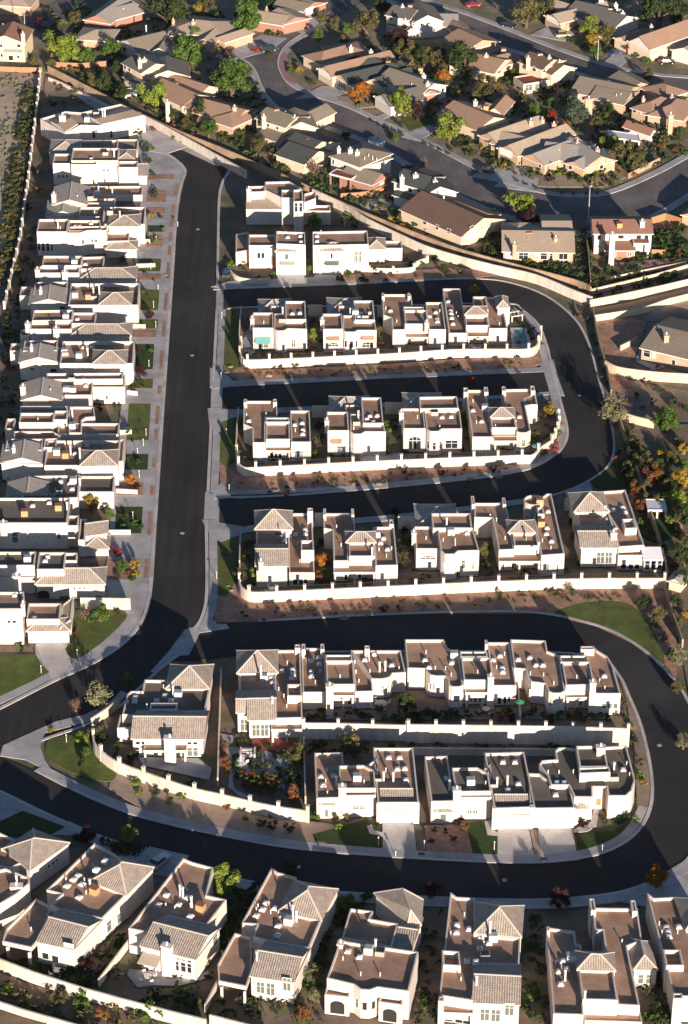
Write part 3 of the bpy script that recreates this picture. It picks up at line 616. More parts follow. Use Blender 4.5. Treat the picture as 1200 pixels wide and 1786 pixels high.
    def slab(s, x0, y0, x1, y1, out, mat, name='canopy', th=.12, drop=.5):
        """an awning fixed to the wall found behind it, sticking out by `out` metres"""
        s.todo.append(('slab', (x0, y0, x1, y1, out, mat, name, th, drop))); return s
    def _slab(s, root, a_):
        x0, y0, x1, y1, out, mat, name, th, drop = a_; h = s.hit((x0+x1)/2, y0)
        if not h: print('SLAB MISS', s.nick, a_); return
        _, a, b, z0, z1 = h; e = (b-a).normalized(); nrm = Vector((e.y, -e.x)); nrm = -nrm if nrm.y > 0 else nrm
        def uz(px, py):
            d = ray(px, py); t = (a.x*e.y-a.y*e.x)/(d.x*e.y-d.y*e.x); return ((d.x*t-a.x)*e.x+(d.y*t-a.y)*e.y), CAMH+d.z*t
        u0 = uz(x0, y0)[0]; u1 = uz(x1, y0)[0]; zt = uz((x0+x1)/2, y0)[1]; m = MB(); P = lambda u, o, z: (a.x+e.x*u+nrm.x*o, a.y+e.y*u+nrm.y*o, z)
        A = [P(u0,.0,zt), P(u1,.0,zt), P(u1,out,zt-drop), P(u0,out,zt-drop)]; L = [(p[0],p[1],p[2]-th) for p in A]
        m.face(A); m.face(L)
        for i in range(4): m.face([L[i], L[(i+1)%4], A[(i+1)%4], A[i]])
        part(m, name, mat, root)
    def finish(s):
        xs = [v[0] for v in s.wall.v]; ys = [v[1] for v in s.wall.v]
        root = empty(s.name, (sum(xs)/len(xs), sum(ys)/len(ys), 0)); tag(root, s.label, s.cat, s.group); s.root = root
        s.cpx = sum(p[0] for p in s.px)/len(s.px); s.cpy = sum(p[1] for p in s.px)/len(s.px)
        part(s.wall, 'wall', [s.wm, 'brick', 'wall_white', 'wall_cream'], root)
        for t in s.todo:
            if t[0] == 'win': s._win(root, t[1], t[2])
            elif t[0] == 'item': s._item(root, t[1], t[2])
            elif t[0] == 'slab': s._slab(root, t[1])
            else: part(t[1], t[0], t[2], root)
# ---------------------------------------------------------------- the white houses
H = House
h = H('white house with a wide tan sloped roof and tall gridded window at the street top', 'gridded tower window house')
h.T(429,365,491,365,334,392,'gp',1.6,.85,'roof_pale',0).B(429,335,462,334,325,6.6).P([(462,331),(462,317),(505,316),(528,330),(528,345),(491,345)],6.6).B(491,345,513,345,331,392).B(512,352,529,351,331,7.6)
h.B(529,368,577,368,358,392).P([(530,338),(551,333),(551,346),(530,354)],5.5).W('d',(514,354,519,369),(522,354,527,369)).W('w',(434,375,439,389),(441,375,446,389)).I('p',(451,342),(472,342)).I('C',(434,330,.5,7.4))
h = H('white house with an orange front door and small balcony beside a double garage', 'orange door house')
h.B(434,428,481,428,409,468).B(411,440,434,436,408,463).B(482,425,533,427,403,478).T(481,438,517,438,425,480,'hip',1.1).W('d',(449,441,454,450),(456,441,461,450)).W('o',(473,447,479,462)).W('l',(497,443,503,452)).W('g',(485,467,529,478))
h.W('w',(450,455,454,462),(457,455,461,462)).I('s',(502,413),(524,411)).I('s',(525,421)).slab(489,455,514,455,1.0,'metal_grey','balcony')
h = H('long white house with a green balcony rail over its garage and a lower planted wing', 'green balcony house')
h.B(546,428,643,426,404,478).T(562,437,599,437,424,479,'hip',1.1).B(671,433,702,433,420,455).T(642,434,672,434,416,458,'hip',1.2).W('2',(618,438,623,457),(625,438,630,457)).W('d',(576,442,581,450)).W('g',(552,465,593,478)).W('w',(572,442,576,450),(581,442,585,450))
h.W('w',(652,438,656,441),(658,438,662,441),(664,438,668,441)).slab(567,455,591,455,1.1,'balcony_green','balcony').I('s',(553,411),(553,420)).I('p',(560,403))
# first walled row
h = H('white house with a teal arched awning at the west end of the first walled row', 'teal awning house')
h.B(441,572,477,572,545,611).P([(478,574),(484,577),(495,577),(502,573),(535.5,574),(534,557),(498,557),(497,547),(478,547)],5.3).B(498,557,534,557,525,5.8).B(472,548,498,548,533,4.6).T(452,545,505,545,523,3.4,'hip',1.6,mat='tile_gray')
h.W('w',(483,594,487,604),(489,595,495,605),(497,594,501,604)).W('2',(509,593,515,605)).W('2',(451,598,468,606)).slab(445,587,472,587,1.3,'teal','awning',.1,1.0).I('K',(492,559)).I('t',(493,545)).I('s',(510,546),(523,545)).I('p',(460,561)).I('c',(440,554,.4,1.0))
h = H('white house with two shaded arched porches, second along the first walled row', 'twin arched porch house')
h.B(564,574,598,574,547,614).P([(598,576),(603,579),(619,579),(624,576),(657,576),(654,559),(619,559),(617,550),(598,550)],5.3).B(619,558,654,558,524,5.7).B(591,550,619,550,533,4.6).T(573,546,631,546,520,3.4,'hip',1.6,mat='tile_gray')
h.W('a',(573,598,590,604),(632,597,651,605)).W('d',(601,594,605,605),(610,595,616,606),(620,594,623,605)).slab(570,586,592,586,1.0,'roof_brown').slab(630,585,652,585,1.0,'roof_brown').I('s',(631,546),(645,545),(626,552)).I('K',(637,553)).I('k',(620,545)).I('t',(611,547)).I('c',(562,556,.4,1.0))
h = H('white u-shaped house with a pale gap court, third along the first walled row', 'u-shaped house, first row')
h.P([(666,513),(669,549),(682.5,554),(685,575),(707,575),(706,533),(720,533),(717,513)],4.3).B(707,565,747.5,565,541,(580,2.5)).B(704,541,740,541,535,4.6).B(748,575,778,575,527,4.3).B(666,517,671,517,511,5).B(711,517,716,517,511,5).patio(707,588,748,588,580,605)
h.W('w',(690,583,704,604),(717,592,742,603)).W('w',(753,593,757,599),(760,593,764,599),(767,593,771,599)).I('s',(681,541),(760,544),(749,551),(762,556),(763,560)).I('p',(692,559),(673,536),(767,541)).I('c',(744,560,.4,.8))
h = H('white house beside the swimming pool ending the first walled row', 'poolside house')
h.B(783,581,815,581,503,603).B(813,567.5,853,567.5,548,(578,2.6)).T(812,548,849,548,535,4.6,'hip',1.0).B(853,573,885,573,518,601).B(828,540,852,540,517,4.2).T(868,536,887,536,519,5.2,'hip',1.1).B(877,538,889.5,538,524,566).patio(816,587,853,587,578,605)
h.W('w',(790,594,795,602),(798,594,803,602),(806,594,809,602)).W('w',(858,587,864,597),(866,587,872,597),(874,587,879,597)).W('w',(820,592,846,602)).I('s',(787,546),(786,541),(788,554),(790,564),(782,525)).I('p',(799,552),(871,564),(796,545),(850,552))
# second walled row
h = H('white u-shaped house at the west end of the second walled row', 'west u-shaped house, second row')
h.P([(425,699),(424.5,739),(440,746),(441,772),(463,772),(463,727),(484,727),(483,699)],4.3).B(464,766,506,766,736,(778,2.8)).B(463,736,505,736,728,4.6).B(507.5,771,542.5,771,716,4.3).B(425,702,431,702,696,5.1).B(476,702,483,702,696,5.1).patio(463,786,507,786,778,806)
h.W('d',(471,791,477,801),(479,791,484,801),(486,791,491,801)).W('w',(450,793,457,798)).W('2',(514,787,520,797),(522,787,528,797)).I('s',(434,733),(514,740),(527,737),(528,749),(528,756)).I('p',(430,722),(464,721),(515,749))
h = H('white house with a tan patio awning and yellow shrub, second in the second walled row', 'tan awning house')
h.B(571.5,751,609,751,718,794).P([(611,753),(617,757),(630,757),(637,753),(673,753),(669,739),(634,738),(632,722),(611,722)],5.3).B(633,738,669,738,693,5.7).B(603,721,634,721,706,4.6).T(577,717,643,717,692,3.4,'hip',1.6,mat='tile_gray')
h.W('l',(588,778,598,790)).W('w',(613,776,616,786),(622,776,629,787),(632,776,635,786)).slab(578,765,596,765,1.0,'roof_brown').patio(641,778,669,778,770,792,'canvas_tan').I('s',(645,725),(658,724),(640,730),(651,735)).I('K',(622,738)).I('t',(625,726)).I('c',(570,732,.4,1.0)).I('p',(617,746))
h = H('white house with big dark arched window, third in the second walled row', 'dark arched window house')
h.B(704,747.5,742.5,747.5,712,788).P([(744,748),(750,752.5),(765,752.5),(771,748),(806,748),(802,714),(739,713)],5.4).B(733,713,800,712,692,5.9).T(706,712,771,712,686,3.6,'hip',1.6,mat='tile_gray')
h.W('a',(713,762,734,783)).W('d',(745,770,749,782),(755,772,760,784),(766,770,769,782),(777,768,798,781)).I('s',(771,727),(787,726)).I('K',(758,721)).I('p',(750,719),(728,726),(767,743)).I('c',(700,718,.4,1.0))
h = H('white u-shaped house with a lit east wall at the second walled row east end', 'east u-shaped house, second row')
h.B(824,762,860,762,680,794).B(809,684,817,684,676,5.1).B(845,684,852,684,675,5.1).B(858,746,901,746,726,(759,3.0)).T(857,727,895,727,712,4.8,'hip',1.1).P([(875,679),(883,712),(895,712),(901,753),(908,755),(918,755),(926,751),(917,708),(928,706),(938,706),(932,678)],4.3)
h.B(876,682,883,682,674,5.1).B(926,682,934,682,673,5.1).B(915,707,937,700,695,736).patio(862,769,902,769,760,794).W('w',(834,779,839,789),(842,779,846,789),(848,779,852,789)).W('2',(910,767,916,778)).W('w',(868,774,895,790)).I('s',(825,715),(840,734),(906,726)).I('p',(825,698),(831,735),(864,742),(900,735)).I('k',(846,711))
# third walled row
h = H('white house with a large tiled hip roof starting the third walled row', 'west tiled house, third row')
h.T(446,922,509,922,892,4.6,'hip',2.3).B(447,957,500,955,926,4.0).T(447,986,501,986,950,1024,'gp',1.5,yr=957).B(504,999,549,999,895,1022).B(525,960,548,960,942,5.0,ph=.9).B(536,892,546,892,886,5.2)
h.W('w',(467,997,478,1014),(480,997,492,1014)).W('d',(511,1010,519,1020),(522,1010,528,1020),(530,1010,536,1020)).I('s',(499,930),(515,931),(532,923),(532,930),(496,942)).I('K',(486,936)).I('p',(508,931),(523,977),(492,924),(519,947)).I('c',(455,978,.4,1.0))
h = H('white house with open brown-roofed patio, second in the third walled row', 'house with long brown patio roof')
h.P([(563.5,895),(565,921),(580,924),(582,978),(608,978),(606,925),(620,925),(617,895)],4.4).B(564,898,569,898,887,5.2).B(613,898,618,898,887,5.2).B(609,970,654,970,945,(984,3.1)).T(605,945,654,945,928,5.1,'hip',1.1).B(655,987,694,986,919,1022).B(679,915,687,915,906,5.0)
h.patio(582,998,655,998,985,1022,n=3).W('w',(586,1002,599,1012),(612,1001,622,1012)).W('d',(625,1001,630,1010),(601,1002,606,1012)).I('s',(664,946),(676,957),(669,938)).I('k',(657,932)).I('p',(587,917),(595,949),(674,968),(661,957),(683,955)).I('t',(649,965))
h = H('white house with a fan window over pale doors, third in the third walled row', 'fan window house')
h.B(726,957,767.5,957,918,994).P([(769,961),(776,966.5),(793,966.5),(799,961),(836,960),(825,921),(763,921)],5.5).B(755,921,824,921,895,5.9).T(728,918,797,918,880,3.6,'hip',1.6,mat='tile_gray')
h.W('a',(734,970,759,975)).W('w',(734,977,758,993)).W('w',(771,981,774,994),(780,984,787,996),(793,981,796,993)).W('l',(805,977,811,991)).W('w',(816,977,822,992)).W('d',(824,980,826,992)).I('s',(797,926),(815,929)).I('k',(787,927)).I('t',(779,913)).I('p',(743,937),(794,941),(794,948),(773,940)).I('c',(722,927,.4,1.0))
h = H('white house with a round rooftop tower and gold vent boxes in the third walled row', 'round tower house')
h.P([(827.5,877),(827.5,902),(859,903),(870,959),(897,958),(888,903),(882,877)],4.5).B(823,880,829,880,865,5.3).B(877,880,883,880,868,5.3).B(897,952,940,952,930,(966,3.1)).T(888,928,932,928,908,5.1,'hip',1.2).P([(931,903),(944,969),(985,966),(962,861),(953,861),(938,872)],4.4)
tw = [(931+18*math.cos(k*math.pi/10), 872+9*math.sin(k*math.pi/10)) for k in range(20)]
h.P(tw,5.0).B(938,897,950,897,885,5.2).patio(870,979,943,979,966,1003,n=3).W('d',(876,984,879,992),(893,983,896,992)).W('w',(881,984,891,992),(899,983,911,992)).W('w',(959,985,968,997)).W('l',(954,985,957,997),(971,985,974,997)).I('G',(941,877),(944,915)).I('s',(954,920),(953,930),(962,943),(956,891)).I('p',(866,905),(855,898),(881,937),(961,954),(918,939),(946,941)).I('t',(939,956))
h = H('white tiled house with a glazed sunroom at the third row east end', 'white sunroom house', depth=((1124,950),(1091,853),4.2))
h.T(1003,892,1061,891,861,4.7,'hip',2.2).P([(1006,892),(1060,891),(1078,921),(1012,923)],4.0).T(1014,954,1077,954,917,989,'gp',1.4,yr=926).B(1079,954,1124,951,857,4.2).B(1090,922,1111,921,905,5.2,ph=1.0).B(1078,969,1124,969,958,994)
h.T(1123,976,1156,976,960,998,'gp',.9,.9,'metal_white',.1).W('d',(1083,984,1092,992),(1096,984,1104,992),(1107,984,1115,992)).W('w',(1020,956,1031,974)).W('2',(1041,963,1054,982),(1056,963,1067,982)).W('d',(1125,978,1133,993),(1136,978,1144,993),(1147,978,1154,993)).I('C',(1070,929,.55,6.3)).I('K',(1044,896)).I('s',(1054,898),(1086,884),(1090,892),(1060,905),(1070,888)).I('t',(1055,892))
# long shared terrace
h = H('white house with big green-grey windows and tiled roofs at the terrace west end', 'big-roofed terrace house')
h.T(415,1173,483,1172,1136,4.5,'hip',2.3).B(418,1207,480,1205,1174,4.0).T(414,1242,434,1242,1206,1277,'gp',1.6,yr=1218).T(434,1255,480,1254,1206,1288,'gp',1.9,yr=1218).B(480,1253,528,1252,1134,4.1).B(501,1214,527,1214,1193,5.2,ph=1.0).B(514,1131,524,1131,1124,5.0).patio(473,1272,527,1272,1258,1296,n=3)
h.W('2',(440,1264,453,1283),(455,1264,468,1283)).W('2',(420,1255,432,1274)).W('w',(482,1278,500,1288)).I('k',(460,1182)).I('s',(491,1169),(510,1167),(511,1175),(509,1182),(473,1181),(475,1190)).I('t',(455,1170),(475,1226)).I('p',(501,1154),(500,1230),(495,1212),(486,1200))
h = H('white terrace house with a swing bench, second from the terrace west end', 'swing bench terrace house')
h.B(528,1207.5,570,1207.5,1130,1238).B(526,1133,533,1133,1123,5.0).B(559,1133,566,1133,1123,5.0).B(570,1194,619,1194,1153,(1205,3.3)).B(568,1153,615,1153,1142,4.8).B(619,1207,651,1206,1136,1236).patio(571,1213,618,1213,1204,1240,n=2).W('w',(624,1220,634,1233),(636,1220,646,1233)).W('w',(580,1220,598,1230)).W('d',(607,1221,612,1228)).I('s',(542,1151),(543,1170),(543,1178),(556,1146),(557,1157)).I('C',(575,1196,.6,6.4)).I('p',(534,1149),(550,1188),(558,1170),(593,1178),(619,1153),(621,1170),(626,1186))
h = H('low white terrace house with a curved court wall beside a round stone table', 'curved court terrace house')
h.P([(612,1134),(648,1184),(668,1184),(680,1181),(685,1174),(708,1173),(699,1134)],4.0).B(636,1132,645,1132,1126,5.2).W('2',(665,1196,670,1209),(674,1195,678,1209)).W('d',(681,1194,683,1207)).I('s',(636,1150),(683,1159),(652,1140)).I('t',(662,1165),(672,1164)).I('p',(645,1169),(644,1149),(696,1164))
h = H('white terrace house with a red umbrella by its rounded bay, middle of the terrace', 'red umbrella terrace house')
h.P([(706,1115),(711,1165),(742,1166),(743,1170),(750,1177),(760,1179),(776,1179),(781,1184),(783,1195),(789,1198),(802,1198),(808,1195),(801,1140),(781,1130),(774,1115)],4.3).B(809,1186,861,1186,1147,(1201,3.2)).B(803,1146,851,1146,1136,5.0).B(860,1196,901,1196,1120,1230).B(846,1124,851,1124,1116,5.0).patio(812,1208,859,1208,1200,1235,n=2)
h.W('d',(791,1213,802,1223),(868,1216,874,1228),(878,1215,883,1227),(886,1215,890,1224)).W('d',(745,1191,747,1202),(750,1191,752,1202),(756,1191,758,1203)).W('w',(784,1211,787,1222)).W('l',(819,1217,823,1224),(826,1217,832,1225),(835,1217,840,1224)).I('s',(860,1150),(872,1143),(876,1164),(877,1171),(741,1150),(748,1163),(788,1155)).I('k',(792,1142)).I('C',(856,1180,.5,6.2)).I('p',(777,1164),(759,1163),(743,1136),(833,1170),(866,1162),(880,1139),(787,1175))
h = H('white terrace house with a curved outer wall and rooftop ladder at the east end', 'east terrace house')
h.P([(890,1115),(897,1165),(917,1167),(921,1182),(927,1189),(951,1192),(957,1206),(965,1209),(978,1209),(986,1205),(976,1143),(955,1135),(952,1117)],4.3).B(987,1195,1037,1194,1155,(1209,3.0)).B(978,1155,1027,1155,1143,4.8).P([(1012,1129),(1036,1128),(1042,1134),(1060,1145),(1069,1160),(1083,1210),(1038,1210)],4.3).B(1013,1133,1037,1133,1127,5.1).patio(988,1217,1036,1216,1208,1240,n=2)
h.W('l',(1050,1227,1057,1235),(1060,1227,1067,1235),(1070,1227,1077,1235)).W('w',(966,1213,979,1230)).W('w',(924,1203,928,1215),(931,1205,935,1215)).W('d',(960,1220,962,1232)).W('w',(993,1221,1005,1233),(1018,1221,1027,1233)).W('l',(1010,1222,1015,1231)).I('s',(924,1146),(935,1159),(947,1159),(1054,1178),(904,1149)).I('p',(966,1190),(948,1175),(925,1173),(1006,1179),(1055,1198),(1046,1185)).I('C',(1034,1190,.5,6.2))
# front row on the curve
h = H('white house with round olive bush and tiled garage top on the curve west end', 'brown-roofed garage house', depth=((730,1399),(720,1303),4.1))
h.B(552,1392,603,1391,1313,1428).P([(591,1335),(635,1334),(653,1344),(656,1375),(592,1375)],5.0).B(592,1388,656,1387,1377,4.3).B(658.6,1400,731,1400,1304,1436).P([(640,1334),(659,1322),(660,1345),(655,1352)],4.2).T(665,1411,721.5,1411,1386,1436,'gp',1.4,.9,ov=.1).B(656.5,1402,665.5,1402,1397,1437).B(721.5,1402,732,1402,1397,1437).T(560,1403,584,1403,1396,1428,'hip',.5)
h.W('g',(667,1417,720,1435)).W('2',(616,1405,625,1411),(627,1405,635,1411)).W('l',(567,1412,572,1424)).I('k',(623,1356)).I('s',(560,1353),(564,1368),(678,1320),(697,1320),(693,1340),(706,1339),(708,1359),(582,1352)).I('C',(597,1372,.6,6.0)).I('p',(570,1342),(673,1341),(635,1362),(571,1381),(568,1360)).I('t',(669,1357),(686,1358),(587,1365)).I('K',(658,1360))
h = H('dark-roofed white house with a tiled garage top in the middle of the curve', 'dark-roofed garage house', roof='roof_grey', depth=((933,1408),(914,1313),4.1))
h.B(752,1398,793,1397,1319,1436).P([(788,1339),(833,1338),(852,1349),(857,1380),(795,1381)],5.0).B(796,1391,858,1391,1382,4.3).B(862,1410,934,1408,1313,1447).P([(843,1342),(856,1332),(858,1352),(852,1360)],4.2).T(867,1421,923.5,1421,1396,1446,'gp',1.4,.9,ov=.1).B(858.5,1411,867,1411,1406,1448).B(924,1410,934,1409,1404,1447).T(761,1415,788,1415,1407,1437,'hip',.5)
h.W('g',(869.5,1426,923,1445)).W('2',(815,1411,823,1418),(825,1411,833,1418)).W('l',(768,1420,778,1431)).I('k',(821,1363)).I('s',(877,1328),(898,1328),(904,1366),(886,1377),(780,1356)).I('C',(797,1377,.6,6.0)).I('t',(867,1367),(885,1364),(784,1372)).I('K',(859,1370)).I('p',(847,1364))
h = H('grey-roofed white corner house with curved walls and wooden gate inside the bend', 'grey-roofed bend house', roof='roof_grey')
h.P([(921,1348),(942,1349),(949,1355),(960,1362),(961,1369),(994,1369),(1003,1409),(925,1410)],4.1).P([(940,1333),(945,1326),(971,1324),(968,1310),(973,1304),(988,1303),(1000,1305),(1093,1300),(1108,1360),(1102,1379),(1092,1388),(1061,1388),(1058,1372),(1034,1372),(1034,1390),(1002,1390),(992,1369),(961,1369),(955,1352)],4.5)
h.B(1011,1349,1065,1347,1339,5.8).B(1011,1338,1061,1337,1301,5.8).T(1003,1409,1024,1409,1393,1433,'hip',.9).B(1002,1412,1010,1412,1408,1440).W('g',(940,1425,998,1442)).W('w',(1024,1412,1030,1418)).W('o',(1040,1393,1048,1404)).I('s',(969,1385),(971,1364),(984,1364),(1087,1341)).I('p',(956,1345),(975,1345),(1000,1344),(1093,1330),(1098,1349)).I('C',(1048,1303,.7,6.8)).I('t',(1071,1341)).I('K',(1071,1357))
# corner house
h = H('white house with wide tiled roofs alone on the corner where the streets meet', 'lone corner house', depth=((363,1200),(370,1161),4.2), roof='roof_grey')
h.T(291,1200,363,1200,1160,4.3,'hip',2.2).P([(252,1185),(248,1205),(228,1205),(221.5,1211),(213,1246),(240,1248),(358,1240),(366,1201),(292,1186)],4.2).T(231,1287,354,1288,1240,1319,'gp',1.9,yr=1249).B(204,1270,233,1270,1246,1295).patio(250,1309,325,1309,1291,1330,n=2)
h.W('d',(237,1293,244,1298),(247,1293,252,1298),(327,1294,334,1298),(337,1294,344,1298)).W('l',(327,1304,335,1318),(337,1304,345,1318)).W('d',(237,1303,243,1317)).I('C',(296,1287,.9,5.2)).I('k',(311,1211)).I('t',(302,1207)).I('s',(236,1215),(235,1222),(287,1212),(273,1221),(298,1221)).I('p',(285,1196),(256,1229),(223,1224))
h.B(260,1238,308,1238,1226,4.7)
# bottom row
h = H('white house with a tiled hip roof cut by the bottom left edge', 'leftmost bottom row house')
h.T4((52,1518),(120,1470),(58,1446),(6,1480),4.0,'hip',1.8).P([(-30,1500),(-30,1440),(0,1452),(28,1465),(6,1479),(44,1493),(46,1500),(20,1513),(5,1512)],4.0).P([(-40,1600),(-40,1525),(10,1514),(52,1531),(51,1541),(28,1560)],4.4).W('d',(83,1508,87,1513),(90,1503,94,1508),(97,1498,100,1503)).I('c',(28,1540,.9,.6)).I('t',(29,1538))
h = H('white house with a gold vent box and corner patio, second in the bottom row', 'second bottom row house', depth=((220,1561),(267,1514),4.4))
h.T4((220,1561),(267,1513),(200,1492),(158,1536),4.6,'hip',2.2).P([(81,1552),(165,1470),(178,1477),(202,1490),(160,1536),(220,1560),(178,1602),(108,1588),(87,1579),(107,1559)],4.5).P([(10,1620),(63,1567),(87,1579),(84,1602),(66,1641),(55,1653),(4,1642)],3.6,z0=2.9).B(10,1652,14,1652,1649,1672).B(48,1662,52,1662,1659,1684)
h.T4((64,1642),(128,1656),(178,1604),(110,1584),4.2,'gp',1.45,.5).W('d',(74,1662,85,1672),(91,1667,102,1678)).W('l',(186,1606,194,1624),(204,1594,210,1610)).W('w',(113,1646,128,1668)).I('G',(165,1556)).I('s',(184,1500),(168,1515),(136,1526),(128,1533),(117,1544),(143,1541),(138,1564)).I('p',(115,1532),(147,1533),(150,1555),(54,1619),(162,1508)).I('t',(157,1545))
h = H('white house with a stuccoed chimney and small dark window grid, third in bottom row', 'third bottom row house', depth=((341,1672),(383,1618),4.4))
h.P([(224,1619),(319.5,1496),(335,1503),(372,1513),(361,1561),(395,1569),(361,1613),(293,1598),(252,1625)],4.7).T4((245,1649),(341,1673),(383,1618),(293,1595),4.3,'gp',1.45,.5).W('d',(307,1677,312,1692),(316,1679,324,1694),(327,1681,334,1696)).W('w',(256,1659,263,1661),(266,1661,273,1664),(276,1663,282,1666)).W('d',(308,1671,314,1673),(317,1673,323,1675),(327,1675,334,1678))
h.W('l',(371,1630,379,1648)).I('C',(291,1650,.75,5.6)).I('G',(350,1585)).I('s',(290,1560),(327,1565),(277,1577),(312,1577),(332,1597)).I('p',(289,1577),(305,1582),(332,1577)).I('t',(314,1555),(319,1559),(334,1575)).slab(250,1663,283,1671,2.2,'canvas_tan','awning')
h = H('white house with a pyramid tiled roof and corner patio, fourth in the bottom row', 'fourth bottom row house', depth=((560,1603),(588,1551),4.5))
h.T4((560,1603),(588.5,1551),(513,1535),(487,1588),4.6,'hip',2.2).P([(421,1610),(473.5,1513),(485,1521),(518,1530),(488,1588),(560,1604),(539,1654),(466,1641),(441,1633),(448,1612)],4.6).P([(379,1682),(409,1627),(438,1634),(440,1660),(437,1701),(430,1721),(381,1711)],3.5,z0=2.8).B(384,1722,388,1722,1719,1746).B(424,1730,428,1730,1727,1756)
h.T4((437,1702),(512,1713),(540,1654),(466,1641),4.3,'gp',1.45,.5).W('2',(448,1713,461,1731),(465,1715,479,1735)).W('2',(494,1706,507,1727)).I('k',(504,1606)).I('s',(464,1574),(458,1585),(480,1583),(447,1596),(494,1596),(485,1614),(484,1630)).I('p',(447,1584),(472,1589),(450,1578)).I('t',(511,1590),(448,1671),(517,1600))
h = H('tall white house with twin arched porches, fifth in the bottom row', 'fifth bottom row house', depth=((713,1728),(730,1660),5.2))
h.P([(570,1706),(593,1640),(730,1660),(713,1729),(659,1722),(645,1727),(629,1726),(617,1717)],5.4).P([(596,1635),(611,1584),(651,1589),(645,1602),(695,1611),(683,1652)],4.5).T4((712,1612),(734,1613),(737,1570),(655,1559),4.0,'hip',2.2).T4((686,1655),(717,1658),(737,1600),(706,1594),3.7,'gp',.8,.5)
h.P([(566,1735),(570,1718),(613,1724),(609,1740)],3.6).P([(660,1748),(665,1732),(705,1739),(702,1754)],3.6).W('b',(576,1746,601,1768),(668,1760,692,1782)).W('d',(621,1742,625,1756),(632,1748,640,1761),(648,1746,654,1759)).I('s',(607,1658),(627,1668)).I('k',(643,1657)).I('K',(663,1662)).I('t',(655,1650)).I('p',(598,1670),(629,1697),(663,1698)).I('c',(594,1640,.4,.6))
h = H('white house with four green window panes and tiled gable, sixth in the bottom row', 'sixth bottom row house')
h.T4((828,1627),(909,1634),(913,1580),(832,1574),4.7,'hip',2.4).P([(766,1736),(785.6,1556),(797,1564),(829,1566),(829,1628),(908,1636),(906,1683),(829,1682),(825,1745)],4.6).B(773,1683,804,1685,1657,5.4,ph=1.4).T4((825,1748),(906,1752),(908,1682),(829,1678),4.3,'gp',1.5,.5).P([(765,1738),(775,1738),(774,1747),(764,1746)],5.0)
h.patio(770,1766,826,1768,1746,1793).W('2',(838,1760,853,1779),(857,1761,872,1781)).W('2',(881,1750,896,1770)).W('d',(776,1778,790,1786),(794,1779,820,1787)).I('s',(797,1612),(818,1619),(796,1625),(839,1633),(837,1653),(853,1644),(815,1675),(830,1676)).I('k',(860,1635)).I('t',(855,1617),(831,1714)).I('K',(846,1668)).I('p',(810,1593),(786,1626),(804,1706),(844,1643))
h = H('white u-shaped house with a small tiled centre roof, seventh in the bottom row', 'seventh bottom row house')
h.P([(965,1768),(953,1617),(1003,1624),(1005,1645),(1014,1648),(1018,1770)],4.5).P([(1033,1583),(1037.5,1622),(1051.6,1622),(1057,1662),(1078,1752),(1116,1754),(1094,1650),(1120,1640),(1112,1584)],4.5).B(1031,1588,1040,1588,1567,5.3).B(1103,1590,1112,1590,1570,5.3).P([(1016,1743),(1078,1745),(1070,1692),(1009,1690)],5.5).T4((1007,1691),(1073,1693),(1070,1662),(1005,1659),5.6,'hip',1.3)
h.T4((1106,1691),(1146,1691),(1133,1643),(1096,1637),3.6,'hip',1.3).patio(1020,1780,1120,1783,1757,1805,n=3).B(954,1624,960,1624,1616,5.2).W('l',(1113,1700,1122,1715),(1127,1700,1136,1715)).I('k',(996,1670)).I('s',(982,1675),(989,1689),(975,1693),(978,1715)).I('p',(970,1677),(979,1684),(1085,1640)).I('t',(986,1703),(1020,1740)).W('w',(1025,1785,1110,1789))
h = H('white house with a deep light well cut by the right picture edge, bottom row', 'rightmost bottom row house')
h.P([(1176,1737),(1128.5,1557),(1141,1566),(1177,1564),(1235,1572),(1270,1740)],4.8).B(1162,1684,1193,1684,1656,5.5,ph=1.4).T4((1197,1622),(1252,1626),(1238,1574),(1178,1567),4.9,'hip',2.2).P([(1174,1742),(1192,1742),(1190,1732),(1173,1732)],5.3).I('s',(1162,1616),(1165,1624),(1167,1632),(1184,1615)).I('p',(1150,1609),(1155,1624),(1182,1624))
# left column
LC = 'white stucco houses packed along the west side of the main street'
def L(label, nick, **k): return House(label, nick, group=LC, **k)
h = L('long low white house with tan sloped roofs at the head of the cul-de-sac', 'cul-de-sac head house')
h.P([(70,207),(113,232),(141,218),(176,219),(253,202),(211,181),(142,196),(114,194)],4.4,roof='roof_pale',ph=.5).T4((113,230),(136,216),(114,200),(88,211),4.5,'gp',.6,.5,'roof_pale',0).T4((176,217),(250,201),(214,188),(158,204),4.5,'gp',.5,.5,'roof_pale',0).W('d',(161,228,166,240),(192,228,196,240),(77,222,79,227),(81,224,83,229)).I('c',(109,205,.8,1.6)).I('K',(168,198)).I('t',(179,200),(183,200)).I('k',(152,208))
h = L('tall white house with a shaded blue hip roof behind, second down the main street', 'second west side house')
h.B(92,285,124,285,268,322).B(124,280,206,280,258,322).P([(124,287),(168,287),(168,281),(124,280)],6.0).T(126,297,156,297,286,318,'gp',.7,.9,'tile',0).T(208,306,256,306,292,322,'gp',1.0,.9).B(206,292,240,292,281,5.0).T(205,279,235,279,262,4.4,'hip',1.0).T(88,267,138,267,245,4.2,'hip',1.6,mat='tile_gray').B(138,263,205,262,245,4.4).B(85,262,240,262,243,4.0,ph=.4)
h.W('l',(101,305,105,310),(108,305,112,310),(115,305,119,310),(179,295,184,298),(186,295,191,298)).I('s',(159,276)).I('K',(184,268)).I('t',(199,268))
h = L('white house with a broad grey gable and flat brown wing, third down the street', 'third west side house')
